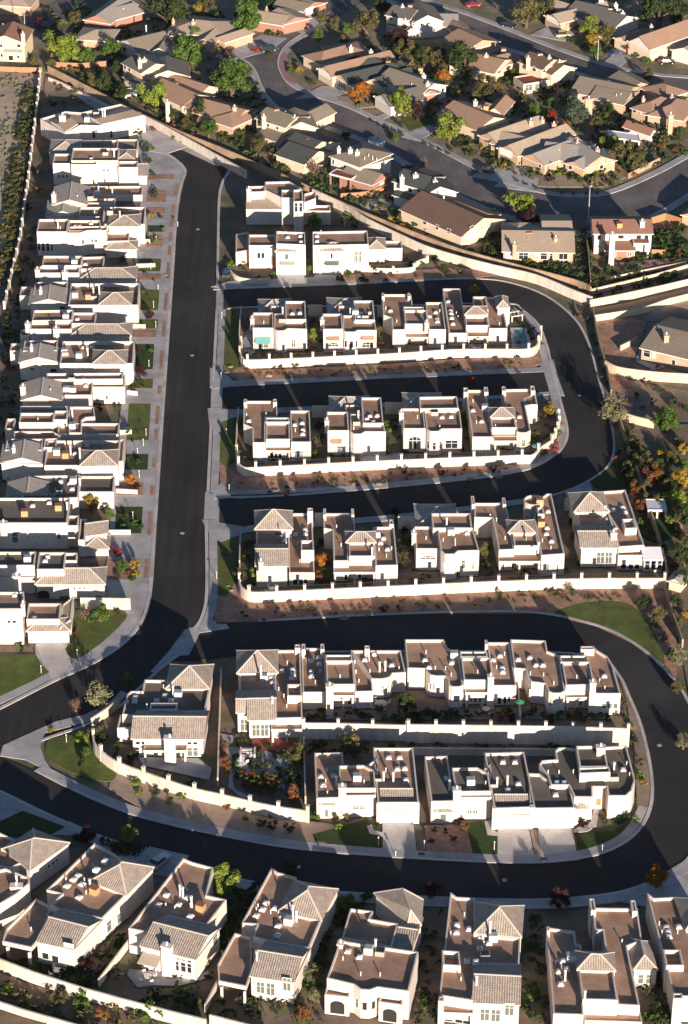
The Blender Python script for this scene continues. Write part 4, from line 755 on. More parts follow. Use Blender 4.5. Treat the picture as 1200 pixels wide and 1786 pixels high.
h.T(92,356,151,356,326,4.8,'gf',1.25,.5,'tile_gray').B(145,341,248,340,325,352).B(151,354,201,354,346,4.0).I('k',(170,338)).I('K',(158,345)).I('t',(172,333),(196,336)).I('c',(94,342,.5,1.6)).I('p',(135,341))
h = L('white house with a pale hip roof and shaded gable, fourth down the street', 'fourth west side house')
h.T(81,376,138,376,350,3.9,'gf',1.25,.5,'tile_gray').B(137,378,186,378,361,4.3).B(178,391,252,391,361,5.0,ph=.6).T(190,394,243,394,374,5.1,'hip',1.2).I('p',(108,363),(165,368)).I('K',(192,370)).I('t',(209,377))
h = L('white house with twin brown roofs and a row of dark windows on the street side', 'house with twin brown roofs')
h.B(64,404,117,404,382,446).P([(117,406),(140,406),(152,402),(177,401),(175,384),(120,384)],6.0).T(96,421,129,421,410,438,'gp',.8,.9).B(185,421,225,420,404,445).T(185,434,238,434,420,450,'hip',1.0).B(120,403,186,402,395,444)
h.W('d',(66,424,70,436),(73,424,78,438),(81,424,86,438),(89,426,92,437)).W('d',(143,418,146,426)).W('l',(159,417,163,422),(165,417,170,422)).I('s',(131,394),(139,394),(159,389)).I('p',(105,396)).I('t',(101,393))
h = L('flat white house with a stubby double chimney below the twin brown roofs', 'stubby chimney house')
h.B(73,463,142,463,446,5.3).B(141,469,180,468,448,5.0).B(67,476,138,476,464,4.9).T(139,487,237,487,465,3.9,'hip',1.2).I('c',(113,474,.6,1.2)).I('k',(130,457)).I('s',(149,460)).I('c',(65,466,.5,.6))
h = L('white house with grey gable, gold vent box and pale hip roof mid street', 'gable and gold box house')
h.T(52,529,120,529,505,4.3,'gf',1.15,.48,'tile_gray').B(58,513,116,512,492,4.6).B(119,532,241,532,494,5.0,ph=.8).T(173,531,228,531,510,5.2,'hip',1.4).B(34,516,57,516,500,3.4).I('G',(154,519)).I('K',(164,519)).I('c',(71,505,.3,1.2)).I('t',(163,511),(173,505)).I('s',(176,503)).I('k',(131,514)).W('d',(104,534,114,539))
h = L('flat white house with long pale shed roof below the gold vent box house', 'pale shed roof house')
h.B(56,559,126,558,541,5.4).B(125,564,166,564,545,5.2).B(52,574,125,574,561,4.9).T(124,585,228,585,563,3.9,'hip',1.2).B(35,586,51,586,575,3.4).I('c',(98,573,.6,1.2)).I('k',(115,552)).I('s',(135,556)).I('c',(48,560,.5,.6))
h = L('white house with grey gable and cluttered grey rooftop units', 'cluttered rooftop house')
h.T(34,631,104,631,608,4.3,'gf',1.2,.48,'tile_gray').B(40,612,99,611,594,4.8).B(104,634,232,634,595,5.2,ph=.8).T(162,634,219,634,611,5.4,'hip',1.5).B(17,612,37,612,599,3.4).I('K',(114,617)).I('k',(138,620),(113,613)).I('t',(153,616),(150,607)).I('s',(146,605),(161,605)).I('c',(55,605,.3,1.2)).W('d',(88,643,99,649)).W('l',(53,641,60,646))
h = L('white house with wide grey gable and a bare white court wall', 'bare court wall house')
h.T(38,697,106,697,668,4.3,'gf',1.2,.5,'tile_gray').B(107,689,160,689,657,4.2).B(160,675,217,675,653,704).B(80,662,214,661,651,4.9).I('K',(125,661)).I('k',(116,679),(127,680)).I('s',(146,661),(150,672)).I('c',(40,676,.5,1.4)).I('p',(88,679)).W('d',(185,690,188,696))
h = L('flat white house with nested brown boxes and an S-curved court wall', 's-curved court wall house')
h.B(33,737,93,737,720,5.6).B(93,732,117,732,716,5.6).B(34,720,117,720,708,4.8).P([(120,755),(143,755),(143,733),(150,728),(166,727),(164,709),(120,709)],4.6).B(100,758,207,758,738,4.2).P([(24,748),(28,730),(12,730),(8,748)],4.0).P([(24,752),(92,752),(106,760),(100,766),(24,768)],4.6).I('k',(126,743)).I('p',(66,730),(147,756)).I('t',(126,721))
h = L('white house with grey gable and gold vent box above a golden front tree', 'golden front tree house')
h.T(2,806,76,808,776,4.4,'gf',1.25,.5,'tile_gray').B(9,785,73,785,765,4.9).B(76,781,98,780,765,5.2).B(77,812,206,812,768,5.0,ph=.8).T(140,812,203,811,786,5.2,'hip',1.6).B(205,806,215,804,767,4.2).I('G',(114,796)).I('s',(139,776),(131,790),(152,775)).I('t',(123,787),(139,791)).I('c',(24,781,.3,1.2)).I('k',(99,788))
h = L('white house with a shaded slate gable behind a yellow tree', 'yellow tree house', roof='roof_grey')
h.T(12,866,84,866,842,4.0,'gf',1.2,.5,'tile_gray').B(38,870,136,868,830,4.6).B(137,858,198,858,830,887).I('s',(122,842),(126,852),(106,839)).I('K',(103,858),(92,862)).I('k',(128,838)).I('t',(139,844))
h = L('large white house with a dark flat roof and two gold vent boxes', 'two gold box house', roof='roof_grey')
h.B(-30,912,117,912,868,957).B(117,917,136,917,899,954).T(147,956,189,956,934,970,'hip',1.1).T(149,934,186,929,912,3.4,'gp',.9,.6).B(136,942,148,942,905,3.6,ph=.6).W('l',(21,929,31,946)).W('w',(46,934,52,939),(55,934,61,939),(64,934,70,939)).W('l',(100,930,106,940)).W('d',(118,927,131,937)).I('G',(43,897),(102,887)).I('s',(57,881),(86,876)).I('c',(6,912,.6,1.2)).I('t',(117,886))
h = L('dark-roofed white house with a broad pale hip roof over its street wing', 'broad hip roof house', roof='roof_grey')
h.B(-30,986,60,986,962,5.5).B(-30,1008,60,1007,989,1035).B(64,993,112,993,963,5.6).B(112,978,134,978,964,5.0).T(63,1018,182,1018,990,1045,'hip',1.6).W('d',(128,1024,131,1027),(138,1024,141,1027),(146,1024,149,1027),(50,1034,56,1037)).I('c',(29,1006,.7,1.4)).I('k',(48,975)).I('s',(83,970),(79,977)).W('b',(65,1030,86,1044))
h = L('white two-storey house with a white double garage on the lawn corner', 'lawn corner garage house')
h.B(-40,1062,38,1062,1032,1124).B(46,1080,104,1080,1052,4.4).T(48,1100,120,1099,1078,1122,'hip',1.1).B(104,1096,124,1080,1055,3.2,ph=.2,roof='roof_pale').W('d',(13,1082,18,1086),(22,1082,28,1086)).W('w',(15,1106,20,1111),(24,1106,29,1111)).W('g',(56,1104,110,1121)).I('s',(26,1037),(60,1077)).I('c',(40,1050,.3,.8))
# ---------------------------------------------------------------- older suburb
SG = 'gabled suburban houses beyond the estate wall'
def S(label, nick, roof, wall='wall_cream'):
    h = House(label, nick, wall=wall, group=SG, name='suburban_house', depth='perp'); h.sr = roof; return h
def G(h, x0, y0, x1, y1, depth, z=2.9, kind='gf', dz=1.6, rf=.5, mat=None, wallm=0, gmat=None):
    h.T(x0, y0, x1, y1, 0, z, kind, dz, rf, mat or h.sr, .4, wallm, depth, gmat=gmat); return h
h = S('pale yellow two-storey house with a red-brown roof at the top left corner', 'yellow two-storey house', 'sh_red', 'wall_yellow')
G(h,-26,72,42,75,10,5.4,dz=2.0); h.W('d',(0,77,4,82),(30,77,36,82),(1,94,5,99),(30,97,34,101),(15,97,23,105)).I('c',(40,62,.5,1.6)).I('p',(5,42)).slab(9,85,40,86,1.2,'metal_grey','balcony')
h = S('grey-roofed house with a red brick gable left of the big dark green tree', 'red brick gable house', 'sh_grey', 'brick'); G(h,147,34,192,41,16,2.8,dz=2.0); G(h,196,36,248,22,9,2.7,'gp').I('p',(215,15))
h = S('low tan hip-roofed house behind the yellow-green tree at the upper left', 'low tan hip house', 'sh_tan', 'wall_tan'); G(h,132,68,192,72,9,2.6,'hip',1.4)
h = S('dark-roofed house with two small white gables at the upper left', 'two small gables house', 'sh_olive', 'wall_white'); G(h,241,91,303,76,10,2.9,'gp',2.0); G(h,262,90,292,92,6,2.9,dz=1.3).I('p',(249,61),(262,60)).I('t',(255,52)).W('d',(270,90,274,93))
h = S('broad tan house with a sprawling low roof near the top left', 'sprawling tan house', 'sh_tan', 'wall_tan'); G(h,290,54,392,66,13,2.7,'hip',1.7); G(h,340,72,372,76,10,2.6,dz=1.2); G(h,372,66,392,74,10,2.6,dz=1.0).I('c',(337,38,.5,1.2)).I('c',(302,34,.4,.9)).I('p',(375,38))
h = S('cream two-storey house with a balcony and twin chimneys behind the estate wall', 'twin chimney house', 'sh_charcoal'); G(h,214,110,246,127,9,5.0,'gp',1.6); G(h,256,136,330,133,10,3.6,dz=2.0); G(h,216,134,240,147,3,2.7,'gp',.7,.9).I('c',(244,110,.5,2.0)).I('c',(252,104,.6,1.2)).W('d',(216,114,220,120),(224,118,228,124))
h = S('brown-roofed cream house with a tall side chimney and gold cooler', 'gold cooler brown house', 'sh_brown'); G(h,318,185,371,168,14,2.8,dz=2.0); G(h,347,166,380,152,12,2.7); G(h,361,199,402,183,10,2.7).I('C',(292,178,.5,5.6)).I('G',(307,150)).I('p',(324,192))
h = S('brown-roofed tan house right of the crossing shadow near the main street head', 'tan street head house', 'sh_brown', 'wall_tan'); G(h,407,214,447,192,13,2.8,dz=1.9); G(h,362,208,405,222,10,2.7,'hip').I('c',(409,190,.5,1.6)).I('p',(385,182))
h = S('cream two-storey house with olive roof and pale chimneys beside the curved road', 'olive two-storey house', 'sh_olive'); G(h,447,206,497,222,9,4.8,'gp',1.5); G(h,498,226,552,222,9,3.9,dz=1.9); G(h,447,234,480,246,4,2.6,'gp',.6,.9); G(h,512,205,545,215,9,2.8).I('c',(460,206,.5,1.6)).I('c',(514,206,.5,1.4)).I('G',(483,196)).I('p',(498,195)).W('d',(466,216,470,221),(482,221,486,226),(450,209,454,214))
h = S('cream house with a dark green shingle roof and gold cooler', 'dark green roofed house', 'sh_green'); G(h,486,258,528,274,13,3.0,'gp',2.2); G(h,530,286,578,264,9,2.8,dz=1.8).I('G',(539,247)).I('p',(559,252),(535,258)).W('d',(490,266,494,273),(500,270,504,277),(515,275,519,281))
h = S('white two-storey house with roof chimneys, red balcony and brick wing', 'red balcony house', 'sh_olive', 'wall_white'); G(h,577,272,628,291,11,5.2,'hip',1.6); G(h,630,291,682,276,10,4.8,'hip',1.3); G(h,648,322,679,304,9,2.9,'gf',1.6,wallm=1,gmat=1)
h.patio(574,302,612,312,294,326,'terracotta',3,'brick').I('c',(611,261,.5,1.2)).I('c',(623,265,.5,1.2)).I('c',(591,258,.4,1.0)).I('p',(636,275),(643,270),(650,274),(657,277)).W('d',(580,278,583,286),(600,288,604,294)).W('w',(663,318,668,328))
h = S('white two-storey house with dark slate roof and three chimneys by the curve', 'three chimney house', 'sh_green', 'wall_white'); G(h,687,316,736,330,9,5.0,'gp',1.6); G(h,738,342,796,334,11,4.4,dz=2.0); G(h,687,340,726,352,4,2.7,'gp',.6,.9).I('c',(701,312,.5,1.6)).I('c',(725,304,.6,1.0)).I('c',(759,316,.5,1.2)).W('d',(712,328,719,335),(730,336,736,342)).W('d',(712,352,716,358))
h = S('long dark brown roofed house with a white gable end by the estate wall', 'long dark brown house', 'sh_dkbrown'); G(h,804,412,880,382,20,3.0,dz=2.6); G(h,729,377,800,402,12,2.9,'gp',2.2); G(h,830,392,870,374,10,2.8,mat='sh_brown').I('G',(789,362)).I('t',(774,350)).I('p',(761,362)).W('w',(815,405,830,414)).W('d',(760,392,765,400),(780,399,786,407),(738,384,744,391),(820,394,826,398))
h = S('tan long-roofed house with dark patio doors just above the estate wall', 'tan long-roofed house', 'sh_tan', 'wall_tan'); G(h,878,438,1000,440,14,2.9,'gp',2.0); G(h,950,420,998,420,14,2.9,'gp',1.8); G(h,882,415,930,415,8,2.8,'hip').I('c',(897,428,.4,1.4)).I('c',(969,414,.4,1.0)).I('G',(923,411)).W('d',(905,441,921,452),(943,441,954,452),(959,441,964,452),(975,442,990,452)).W('w',(882,441,892,452),(934,441,942,452))
h = S('white and brick two-storey house with a big white chimney by the dead-end street', 'white and brick house', 'sh_red', 'wall_white'); G(h,1037,407,1137,407,9,5.2,'gp',1.5); G(h,1057,436,1106,436,6,2.8,'gp',.9,.9,wallm=1).I('C',(1068,409,.6,7.6)).I('c',(1120,388,.5,1.4)).I('G',(1080,395)).patio(1105,424,1133,424,414,452,'wood_beam').W('d',(1042,410,1048,418),(1078,410,1088,416),(1110,410,1118,420),(1124,410,1131,418)).W('2',(1065,438,1074,446),(1094,438,1102,446))
h = S('tan sprawling house with two garage gables above the road bend', 'two garage gables house', 'sh_tan', 'wall_tan'); G(h,869,258,903,272,20,2.9,dz=1.8); G(h,836,236,868,250,17,2.9,dz=1.8); G(h,905,262,940,240,8,2.8).I('c',(926,212,.5,1.4)).I('c',(966,218,.5,1.4)).I('c',(946,206,.4,.8)).W('g',(872,261,893,272))
h = S('light grey roofed tan house with stepped gables above the road bend', 'light grey roofed house', 'sh_grey', 'wall_tan'); G(h,911,272,950,288,15,2.9,dz=1.9); G(h,1022,291,1073,279,13,2.9,dz=2.1); G(h,986,284,1018,294,7,2.8,dz=1.2); G(h,945,276,1020,284,12,2.8,'gp',1.9).I('c',(1042,262,.5,1.4)).I('c',(1007,248,.4,1.2)).I('p',(975,262),(985,255),(993,252)).W('d',(940,285,944,292),(1046,288,1052,294),(992,289,998,295))
h = S('brown-roofed cream house with a white chimney left of the garage gables', 'brown and cream house', 'sh_brown'); G(h,832,227,888,207,14,2.9,dz=2.1); G(h,800,196,836,208,10,2.8,'hip'); G(h,848,196,876,200,9,2.8).I('c',(829,180,.5,1.6)).I('p',(840,190)).I('G',(847,190))
h = S('cream two-storey house with a roof terrace over a glazed garden room', 'roof terrace house', 'sh_dkbrown'); G(h,906,108,945,121,9,5.2,'gp',1.6); G(h,962,130,1003,118,11,4.0,dz=1.9); h.B(913,147,960,139,134,165,roof='terracotta',ph=.3)
h.I('c',(921,104,.5,1.6)).I('c',(958,100,.4,1.2)).I('c',(976,108,.4,1.2)).I('k',(942,98)).W('l',(916,148,928,158),(933,146,945,156)).W('d',(929,116,935,124),(947,119,951,126))
h = S('olive-grey roofed house with a wide white chimney below the second street', 'wide chimney house', 'sh_olive', 'wall_tan'); G(h,996,160,1086,178,12,2.9,'gp',2.2); G(h,1086,182,1112,160,9,2.9,mat='sh_olive'); G(h,1095,158,1138,148,9,2.8).I('C',(1027,172,.9,5.6)).I('k',(1060,146)).I('p',(1075,165),(1083,164)).W('w',(998,163,1010,170),(1048,174,1062,182)).W('d',(1015,168,1020,174),(1036,172,1042,178))
h = S('tan and brown hip-roofed house with a white chimney at the right edge', 'right edge hip house', 'sh_brown', 'wall_tan'); G(h,1102,188,1140,200,11,2.9,'hip',1.7); G(h,1130,200,1190,210,13,2.9,'hip',2.0); G(h,1160,172,1200,160,9,2.8,'hip').I('C',(1170,200,.6,5.4)).I('c',(1172,168,.5,1.0)).I('c',(1122,172,.4,1.2)).W('w',(1118,194,1126,200)).W('d',(1104,190,1110,196))
h = S('brown-roofed house with a white gable and tall chimney beside olive trees', 'olive tree brown house', 'sh_brown'); G(h,860,128,898,103,13,2.9,dz=1.9); G(h,836,104,862,118,10,2.8,'hip').I('c',(848,98,.5,1.4)).I('p',(891,92)).I('G',(878,90)).W('d',(868,122,873,127))
h = S('plain tan flat-lit roofed house beside the upper street', 'plain tan house', 'sh_brown', 'wall_tan'); G(h,812,88,870,72,10,2.8,'gf',1.8); G(h,798,62,828,58,8,2.8,'gf',1.2)
h = S('big brown-roofed house with a white gable near the top right corner', 'big brown top right house', 'sh_brown'); G(h,1096,72,1134,86,20,3.6,dz=2.6,gmat=2); G(h,1072,66,1098,76,9,2.8,dz=1.2).I('c',(1136,45,.4,1.0)).W('d',(1109,62,1114,66)).W('w',(1116,80,1128,88))
h = S('slate-roofed house with two white gables at the top right', 'slate white-gabled house', 'sh_charcoal', 'wall_white'); G(h,1070,50,1114,30,14,3.0,dz=2.2); G(h,1040,38,1080,16,10,3.2,dz=2.2); G(h,1000,24,1040,36,9,2.9,'gp').I('c',(1074,8,.5,1.2)).I('c',(1086,24,.5,1.4)).I('k',(1048,2))
h = S('tan house with a white double garage by the parked cream jeep', 'cream jeep house', 'sh_tan', 'wall_tan'); G(h,951,27,978,40,18,2.9,dz=1.5); G(h,990,24,1014,14,9,2.8).W('g',(954,30,974,40))
h = S('small white house with a grey roof cut by the right edge near the top', 'small right edge house', 'sh_grey', 'wall_white'); G(h,1172,86,1215,98,12,3.0,dz=1.6)
h = S('white two-storey house with a slate roof and side chimney at the top centre', 'white top centre house', 'sh_charcoal', 'wall_white'); G(h,674,26,713,34,9,5.0,'gp',1.5); G(h,720,40,772,36,11,4.6,dz=2.0); G(h,757,46,798,46,11,2.9,'gp',1.6,mat='sh_grey'); G(h,678,42,706,54,4,2.6,'gp',.6,.9).I('C',(707,36,.6,7.4)).I('c',(702,10,.4,1.0)).I('G',(715,14)).W('d',(680,30,684,35),(719,38,723,44),(733,40,737,45))
h = S('red brick house with a tan roof and white garage by the road', 'tan-roofed brick house', 'sh_tan', 'brick'); G(h,463,28,492,43,9,2.9,'gp',1.4); G(h,492,44,515,26,9,2.9,dz=1.4,gmat=3).I('c',(465,16,.4,1.2)).W('g',(493,34,511,43))
h = S('brown-roofed brick house with white garage at the very top', 'topmost brick house', 'sh_olive', 'brick'); G(h,494,6,528,18,9,2.9,'gp',1.4); G(h,528,20,549,6,9,2.9,dz=1.4,gmat=2).W('g',(530,14,547,25))
h = S('wide brown-roofed house with cream garage inside the road bend', 'road bend brown house', 'sh_brown'); G(h,555,120,580,134,20,2.9,dz=1.9); G(h,529,97,560,112,15,2.8,'hip',1.6); G(h,590,104,650,94,10,2.8,'hip',1.6).I('c',(612,84,.5,1.4)).I('c',(647,90,.5,1.2)).W('g',(557,124,575,134))
h = S('dark green roofed house with a blue-grey garage behind the orange tree', 'blue-grey garage house', 'sh_green'); G(h,583,132,610,148,18,2.9,dz=1.7); G(h,640,140,668,152,12,2.8,'gf'); G(h,615,126,692,122,10,2.8,'hip',1.7).I('G',(677,112)).I('p',(660,106),(667,125)).W('l',(586,140,603,152))
h = S('small white gabled garage house with a slate roof beside the lime tree', 'lime tree gable house', 'sh_charcoal', 'wall_white'); G(h,654,168,682,186,10,2.9,dz=2.0)
h = S('olive-roofed house with a white gable and brick side by a plum tree', 'white gable and brick house', 'sh_olive', 'wall_white'); G(h,733,166,778,148,15,3.4,dz=2.0); G(h,716,150,734,166,5,3.0,'gp',1.2,wallm=1).I('c',(739,132,.5,1.2)).I('c',(746,146,.5,1.2)).I('p',(715,136),(718,146)).I('G',(733,124)).W('d',(770,154,774,160))
h = S('grey-brown roofed brick house beyond the retaining walls at the right edge', 'retaining wall house', 'sh_olive', 'wall_tan'); G(h,1119,606,1260,640,16,3.1,'gp',1.8).I('c',(1162,588,.5,1.6)).W('d',(1123,610,1134,622)).W('w',(1138,613,1143,624)).W('d',(1172,628,1178,636))
h = S('brown-roofed house cut by the right edge beyond the orange fence', 'orange fence house', 'sh_brown', 'wall_tan'); G(h,1190,374,1235,384,12,2.9,dz=1.5)
h = S('tan roofed house cut by the top left of the picture', 'top left tan house', 'sh_tan', 'wall_tan'); G(h,-10,8,52,12,9,2.8,'hip',1.5)
h = House('small white barn-shaped shed with a red-brown roof in a dirt yard', 'barn-shaped shed', wall='wall_white', group='garden sheds', cat='shed', name='garden_shed', depth='perp'); h.sr = 'sh_red'; G(h,1133,236,1146,230,8,2.0,dz=1.3)
h = House('pale blue garden shed roof just outside the estate wall at right', 'pale blue shed', wall='wall_cream', group='garden sheds', cat='shed', name='garden_shed', depth='perp'); h.sr = 'sh_grey'; G(h,1167,1012,1188,1018,3,2.0,dz=.8)
def canopy(label, x0, y0, x1, y1, yb, g, mat='metal_white'):
    h = House(label, label[:30], wall='wall_white', group='garden canopies', cat='canopy', name='canopy'); z = zfrom(x0, y0, g)
    h.patio(x0, y0, x1, y1, yb, g, mat, 3, 'wall_white', 'canopy_roof'); h.px = [(x0, y0), (x1, y1)]; p = V2(at(x0, y0, z)); h.wall.cyl(p.x+.4, p.y+.4, 0, z-.4, .1); return h
canopy('white metal canopy on posts in a yard below the olive-roofed house', 1062,238,1117,246,226,256)
canopy('small white metal canopy beside the light grey roofed house', 1052,266,1085,272,258,280)
canopy('grey-white metal patio canopy just outside the estate wall', 1130,889,1164,889,870,905)
canopy('pale blue round-cornered canopy beside the round green tree', 217,166,239,164,154,172)
for h in HOUSES: h.finish()
# ---------------------------------------------------------------- walls and fences
def fence(label, pts, h, mat='stucco_fence', th=.3, posts=0, ph=1.5, rail=True, n=4, cat='wall', name='garden_wall', group='walls of the estate', cap=None, z0=0.0):
    L = smoothline([at(x, y, 0) for x, y in pts], n) if n > 1 else [at(x, y, 0) for x, y in pts]
    c = sum(L, Vector((0,0,0)))/len(L); c.z = 0
    root = empty(name, c); tag(root, label, cat, group)
    N = []
    for i, p in enumerate(L):
        a = L[max(0, i-1)]; b = L[min(len(L)-1, i+1)]; d = V2(b-a).normalized(); N.append(Vector((-d.y, d.x)))
    A = [V2(p)+q*th/2 for p, q in zip(L, N)]; Bq = [V2(p)-q*th/2 for p, q in zip(L, N)]; m = MB()
    for i in range(len(L)-1):
        for P in (A, Bq): m.face([(P[i].x,P[i].y,z0),(P[i+1].x,P[i+1].y,z0),(P[i+1].x,P[i+1].y,h),(P[i].x,P[i].y,h)])
        m.face([(A[i].x,A[i].y,h),(A[i+1].x,A[i+1].y,h),(Bq[i+1].x,Bq[i+1].y,h),(Bq[i].x,Bq[i].y,h)])
    for i in (0, -1): m.face([(A[i].x,A[i].y,z0),(Bq[i].x,Bq[i].y,z0),(Bq[i].x,Bq[i].y,h),(A[i].x,A[i].y,h)])
    part(m, 'wall_run', mat, root)
    if posts:
        dist = 0; last = None; rl = MB(); k = 0; nxt = 0
        tot = sum((L[i+1]-L[i]).length for i in range(len(L)-1)); np_ = max(1, round(tot/posts)); sp_ = tot/np_
        for i in range(len(L)-1):
            seg = (L[i+1]-L[i]).length
            while nxt <= dist+seg+1e-3 and k <= np_:
                t = (nxt-dist)/seg; p = V2(L[i].lerp(L[i+1], t)); e = V2(L[i+1]-L[i]).normalized(); q = MB()
                q.box(p, e, Vector((-e.y, e.x)), .24, .24, z0, h+ph); q.box(p, e, Vector((-e.y, e.x)), .29, .29, h+ph+.002, h+ph+.12); part(q, 'post', mat, root)
                if last is not None and rail:
                    for zz in (h+.15, h+ph-.15): rl.face([(last.x,last.y,zz),(p.x,p.y,zz),(p.x,p.y,zz+.06),(last.x,last.y,zz+.06)])
                    cnt = int((p-last).length/.3)
                    for j in range(1, cnt):
                        s = last.lerp(p, j/cnt); rl.face([(s.x-.02,s.y,h),(s.x+.02,s.y,h),(s.x+.02,s.y,h+ph-.1),(s.x-.02,s.y,h+ph-.1)])
                last = p; k += 1; nxt += sp_
            dist += seg
        if rl.f: part(rl, 'railing', 'black', root)
    return root
fence('white garden wall with posts and railings below the first walled row', [(421,610),(419,628),(424,638),(436,642),(520,639),(600,635),(700,630),(787,624),(860,623),(915,623),(933,618),(940,606),(943,592)], 2.0, posts=4.6, ph=1.15)
fence('white garden wall with posts and railings below the second walled row', [(413,800),(414,816),(424,829),(450,830),(560,824),(680,818),(800,813),(905,809),(928,808),(943,794),(962,782)], 2.0, posts=4.8, ph=1.15)
fence('white garden wall with posts and railings below the third walled row', [(418,1026),(421,1040),(436,1049),(460,1050),(550,1046),(700,1039),(850,1032),(1000,1027),(1158,1026)], 2.2, posts=4.9, ph=1.1)
for a_, b_, t_ in (((537,551),(562,551),'between the teal awning and twin porch houses'),((658,552),(669,552),'between the twin porch and u-shaped houses'),((544,728),(575,728),'right of the west u-shaped house, second row'),((671,722),(703,722),'left of the dark arched window house'),
    ((549,916),(565,916),'between the first two houses of the third row'),((694,922),(727,922),'left of the fan window house'),((984,890),(1004,890),'between the round tower and sunroom houses'),((806,722),(824,722),'between the two east houses of the second row')):
    fence('short white gate wall '+t_, [a_, b_], 2.7, n=1, th=.25, name='gate_wall')
fence('thin white side wall left of the first walled row', [(417,606),(419,560),(421,545)], 1.6, th=.2, n=1)
fence('thin white side wall left of the second walled row', [(412,786),(414,742),(416,722)], 1.6, th=.2, n=1)
fence('thin white side wall left of the third walled row', [(418,990),(419,950),(420,940)], 1.6, th=.2, n=1)
fence('stepped white garden wall at the far east end of the second row', [(962,774),(970,760),(975,742),(974,730)], 1.6, posts=3, ph=.5, rail=False)
fence('tall plain white wall running below the long terrace', [(530,1288),(600,1289),(710,1292)], 3.2, posts=5.2, ph=.8, rail=False)
fence('taller white wall with square posts below the terrace east half', [(712,1295),(800,1296),(950,1298),(1094,1302)], 3.7, posts=4.4, ph=.8, rail=False)
fence('low shaded pale wall in front of the tall terrace wall', [(716,1316),(820,1317),(960,1318),(1090,1320)], 1.4, n=1, th=.25)
fence('curved white wall below the lone corner house', [(164,1300),(168,1318),(200,1345),(262,1369),(330,1392),(382,1404),(400,1408),(470,1424),(537,1434)], 2.3, posts=5, ph=.9, rail=False)
fence('short white wall above the corner lawn', [(160,1268),(178,1256),(200,1240),(208,1232)], 1.8)
fence('thin pale dividing wall right of the lone corner house', [(386,1180),(384,1240),(382,1300),(380,1372)], 1.8, th=.22, n=1)
fence('thin pale dividing wall left of the brown-roofed garage house', [(530,1300),(531,1340),(533,1404)], 1.8, th=.22, n=1)
fence('thin pale dividing wall across the terrace gardens', [(903,1200),(905,1230),(908,1262)], 1.6, th=.2, n=1)
fence('long white wall slanting below the bottom row houses', [(-20,1684),(60,1715),(150,1744),(230,1766),(300,1784),(360,1798)], 2.2, n=1)
fence('white wall across the bottom left picture corner', [(-20,1752),(40,1772),(110,1792),(160,1806)], 1.3, n=1)
fence('white dividing wall left of the third bottom row house', [(172,1722),(196,1690),(228,1648)], 1.5, th=.22, n=1)
fence('white dividing wall right of the third bottom row house', [(358,1766),(376,1730),(396,1692)], 1.5, th=.22, n=1)
fence('pale wall stub at the foot of the fourth bottom row house', [(366,1786),(420,1800),(470,1812)], 1.8, n=1)
fence('curved low white wall before the house with the orange front door', [(398,474),(408,486),(424,493),(450,495),(472,493)], 1.2)
fence('low white garden wall before the green balcony rail house', [(644,476),(680,477),(718,475),(726,465),(745,458)], 1.3, posts=6, ph=.4, rail=False)
fence('white estate wall along the cul-de-sac head', [(250,214),(300,240),(350,268),(400,296),(430,312)], 2.2, n=1)
fence('white estate wall running behind the upper white houses', [(545,345),(600,370),(640,396),(700,425),(745,445),(800,462),(862,478),(935,495),(1000,522),(1032,534)], 2.3)
fence('tan block wall of the old suburb along the estate edge', [(84,126),(150,160),(260,216),(330,247),(400,275),(470,306),(560,347),(640,384),(740,424),(800,446),(870,466),(1000,500),(1030,514)], 1.9, 'block_tan', name='block_wall', group='block walls of the suburb')
fence('low white path edging wall near the top left corner', [(85,140),(110,150),(150,170),(190,190)], .9, n=1)
fence('zigzag pale wall beside the desert strip', [(70,135),(67,170),(62,215),(57,255),(52,300),(46,345),(40,390),(34,430),(22,480),(8,540)], 1.6, posts=5.5, ph=.35, rail=False, n=1)
fence('dark shaded estate wall below the curve on the east side', [(1034,545),(1044,600),(1058,650),(1066,690)], 1.5, 'block_tan')
fence('long pale east boundary wall beside the third walled row', [(1080,740),(1096,790),(1118,850),(1130,890),(1148,945),(1164,1010)], 1.8, 'block_tan', n=1)
fence('pale east boundary wall beside the curved lawn', [(1160,1030),(1172,1080),(1190,1130)], 1.8, 'block_tan', n=1)
fence('long tan retaining wall above the pink gravel', [(1028,538),(1080,528),(1155,512),(1230,494)], 2.1, 'wall_cream', n=1)
fence('second tan retaining wall below the long one', [(1036,561),(1090,553),(1125,546),(1165,532),(1230,516)], 1.6, 'wall_cream', n=1)
fence('upper tan retaining wall beside the stone-red bed', [(1031,514),(1090,500),(1140,488),(1230,462)], 1.4, 'wall_cream', n=1)
fence('tan garden wall below the pinkish terrace', [(1065,490),(1110,480),(1150,472),(1197,463)], 1.0, 'wall_cream', n=1)
fence('tan wall stepping down beside the house beyond the retaining walls', [(1055,645),(1075,655),(1110,661),(1160,666),(1240,670)], 2.2, 'wall_cream')
fence('short tan wall by the paved yard of the retaining wall house', [(1082,612),(1098,604),(1110,596)], 1.3, 'wall_cream', n=1)
fence('low tan wall beside the round green tree at right', [(1085,732),(1110,740),(1140,747)], 1.8, 'wall_cream')
fence('orange block wall below the yellow two-storey house', [(-10,124),(40,126),(74,126)], 1.4, 'block_orange', n=1, group='block walls of the suburb')
fence('orange block wall below the low tan hip house', [(96,118),(140,120),(186,116)], 1.6, 'block_orange', n=1, group='block walls of the suburb')
fence('long thin boundary wall between the tan and brick houses', [(1022,420),(1026,450),(1030,500)], 1.5, 'block_tan', th=.2, n=1, group='block walls of the suburb')
fence('curved brick-red garden wall beside the small pond', [(594,346),(640,342),(676,330)], 1.3, 'block_orange', group='block walls of the suburb')
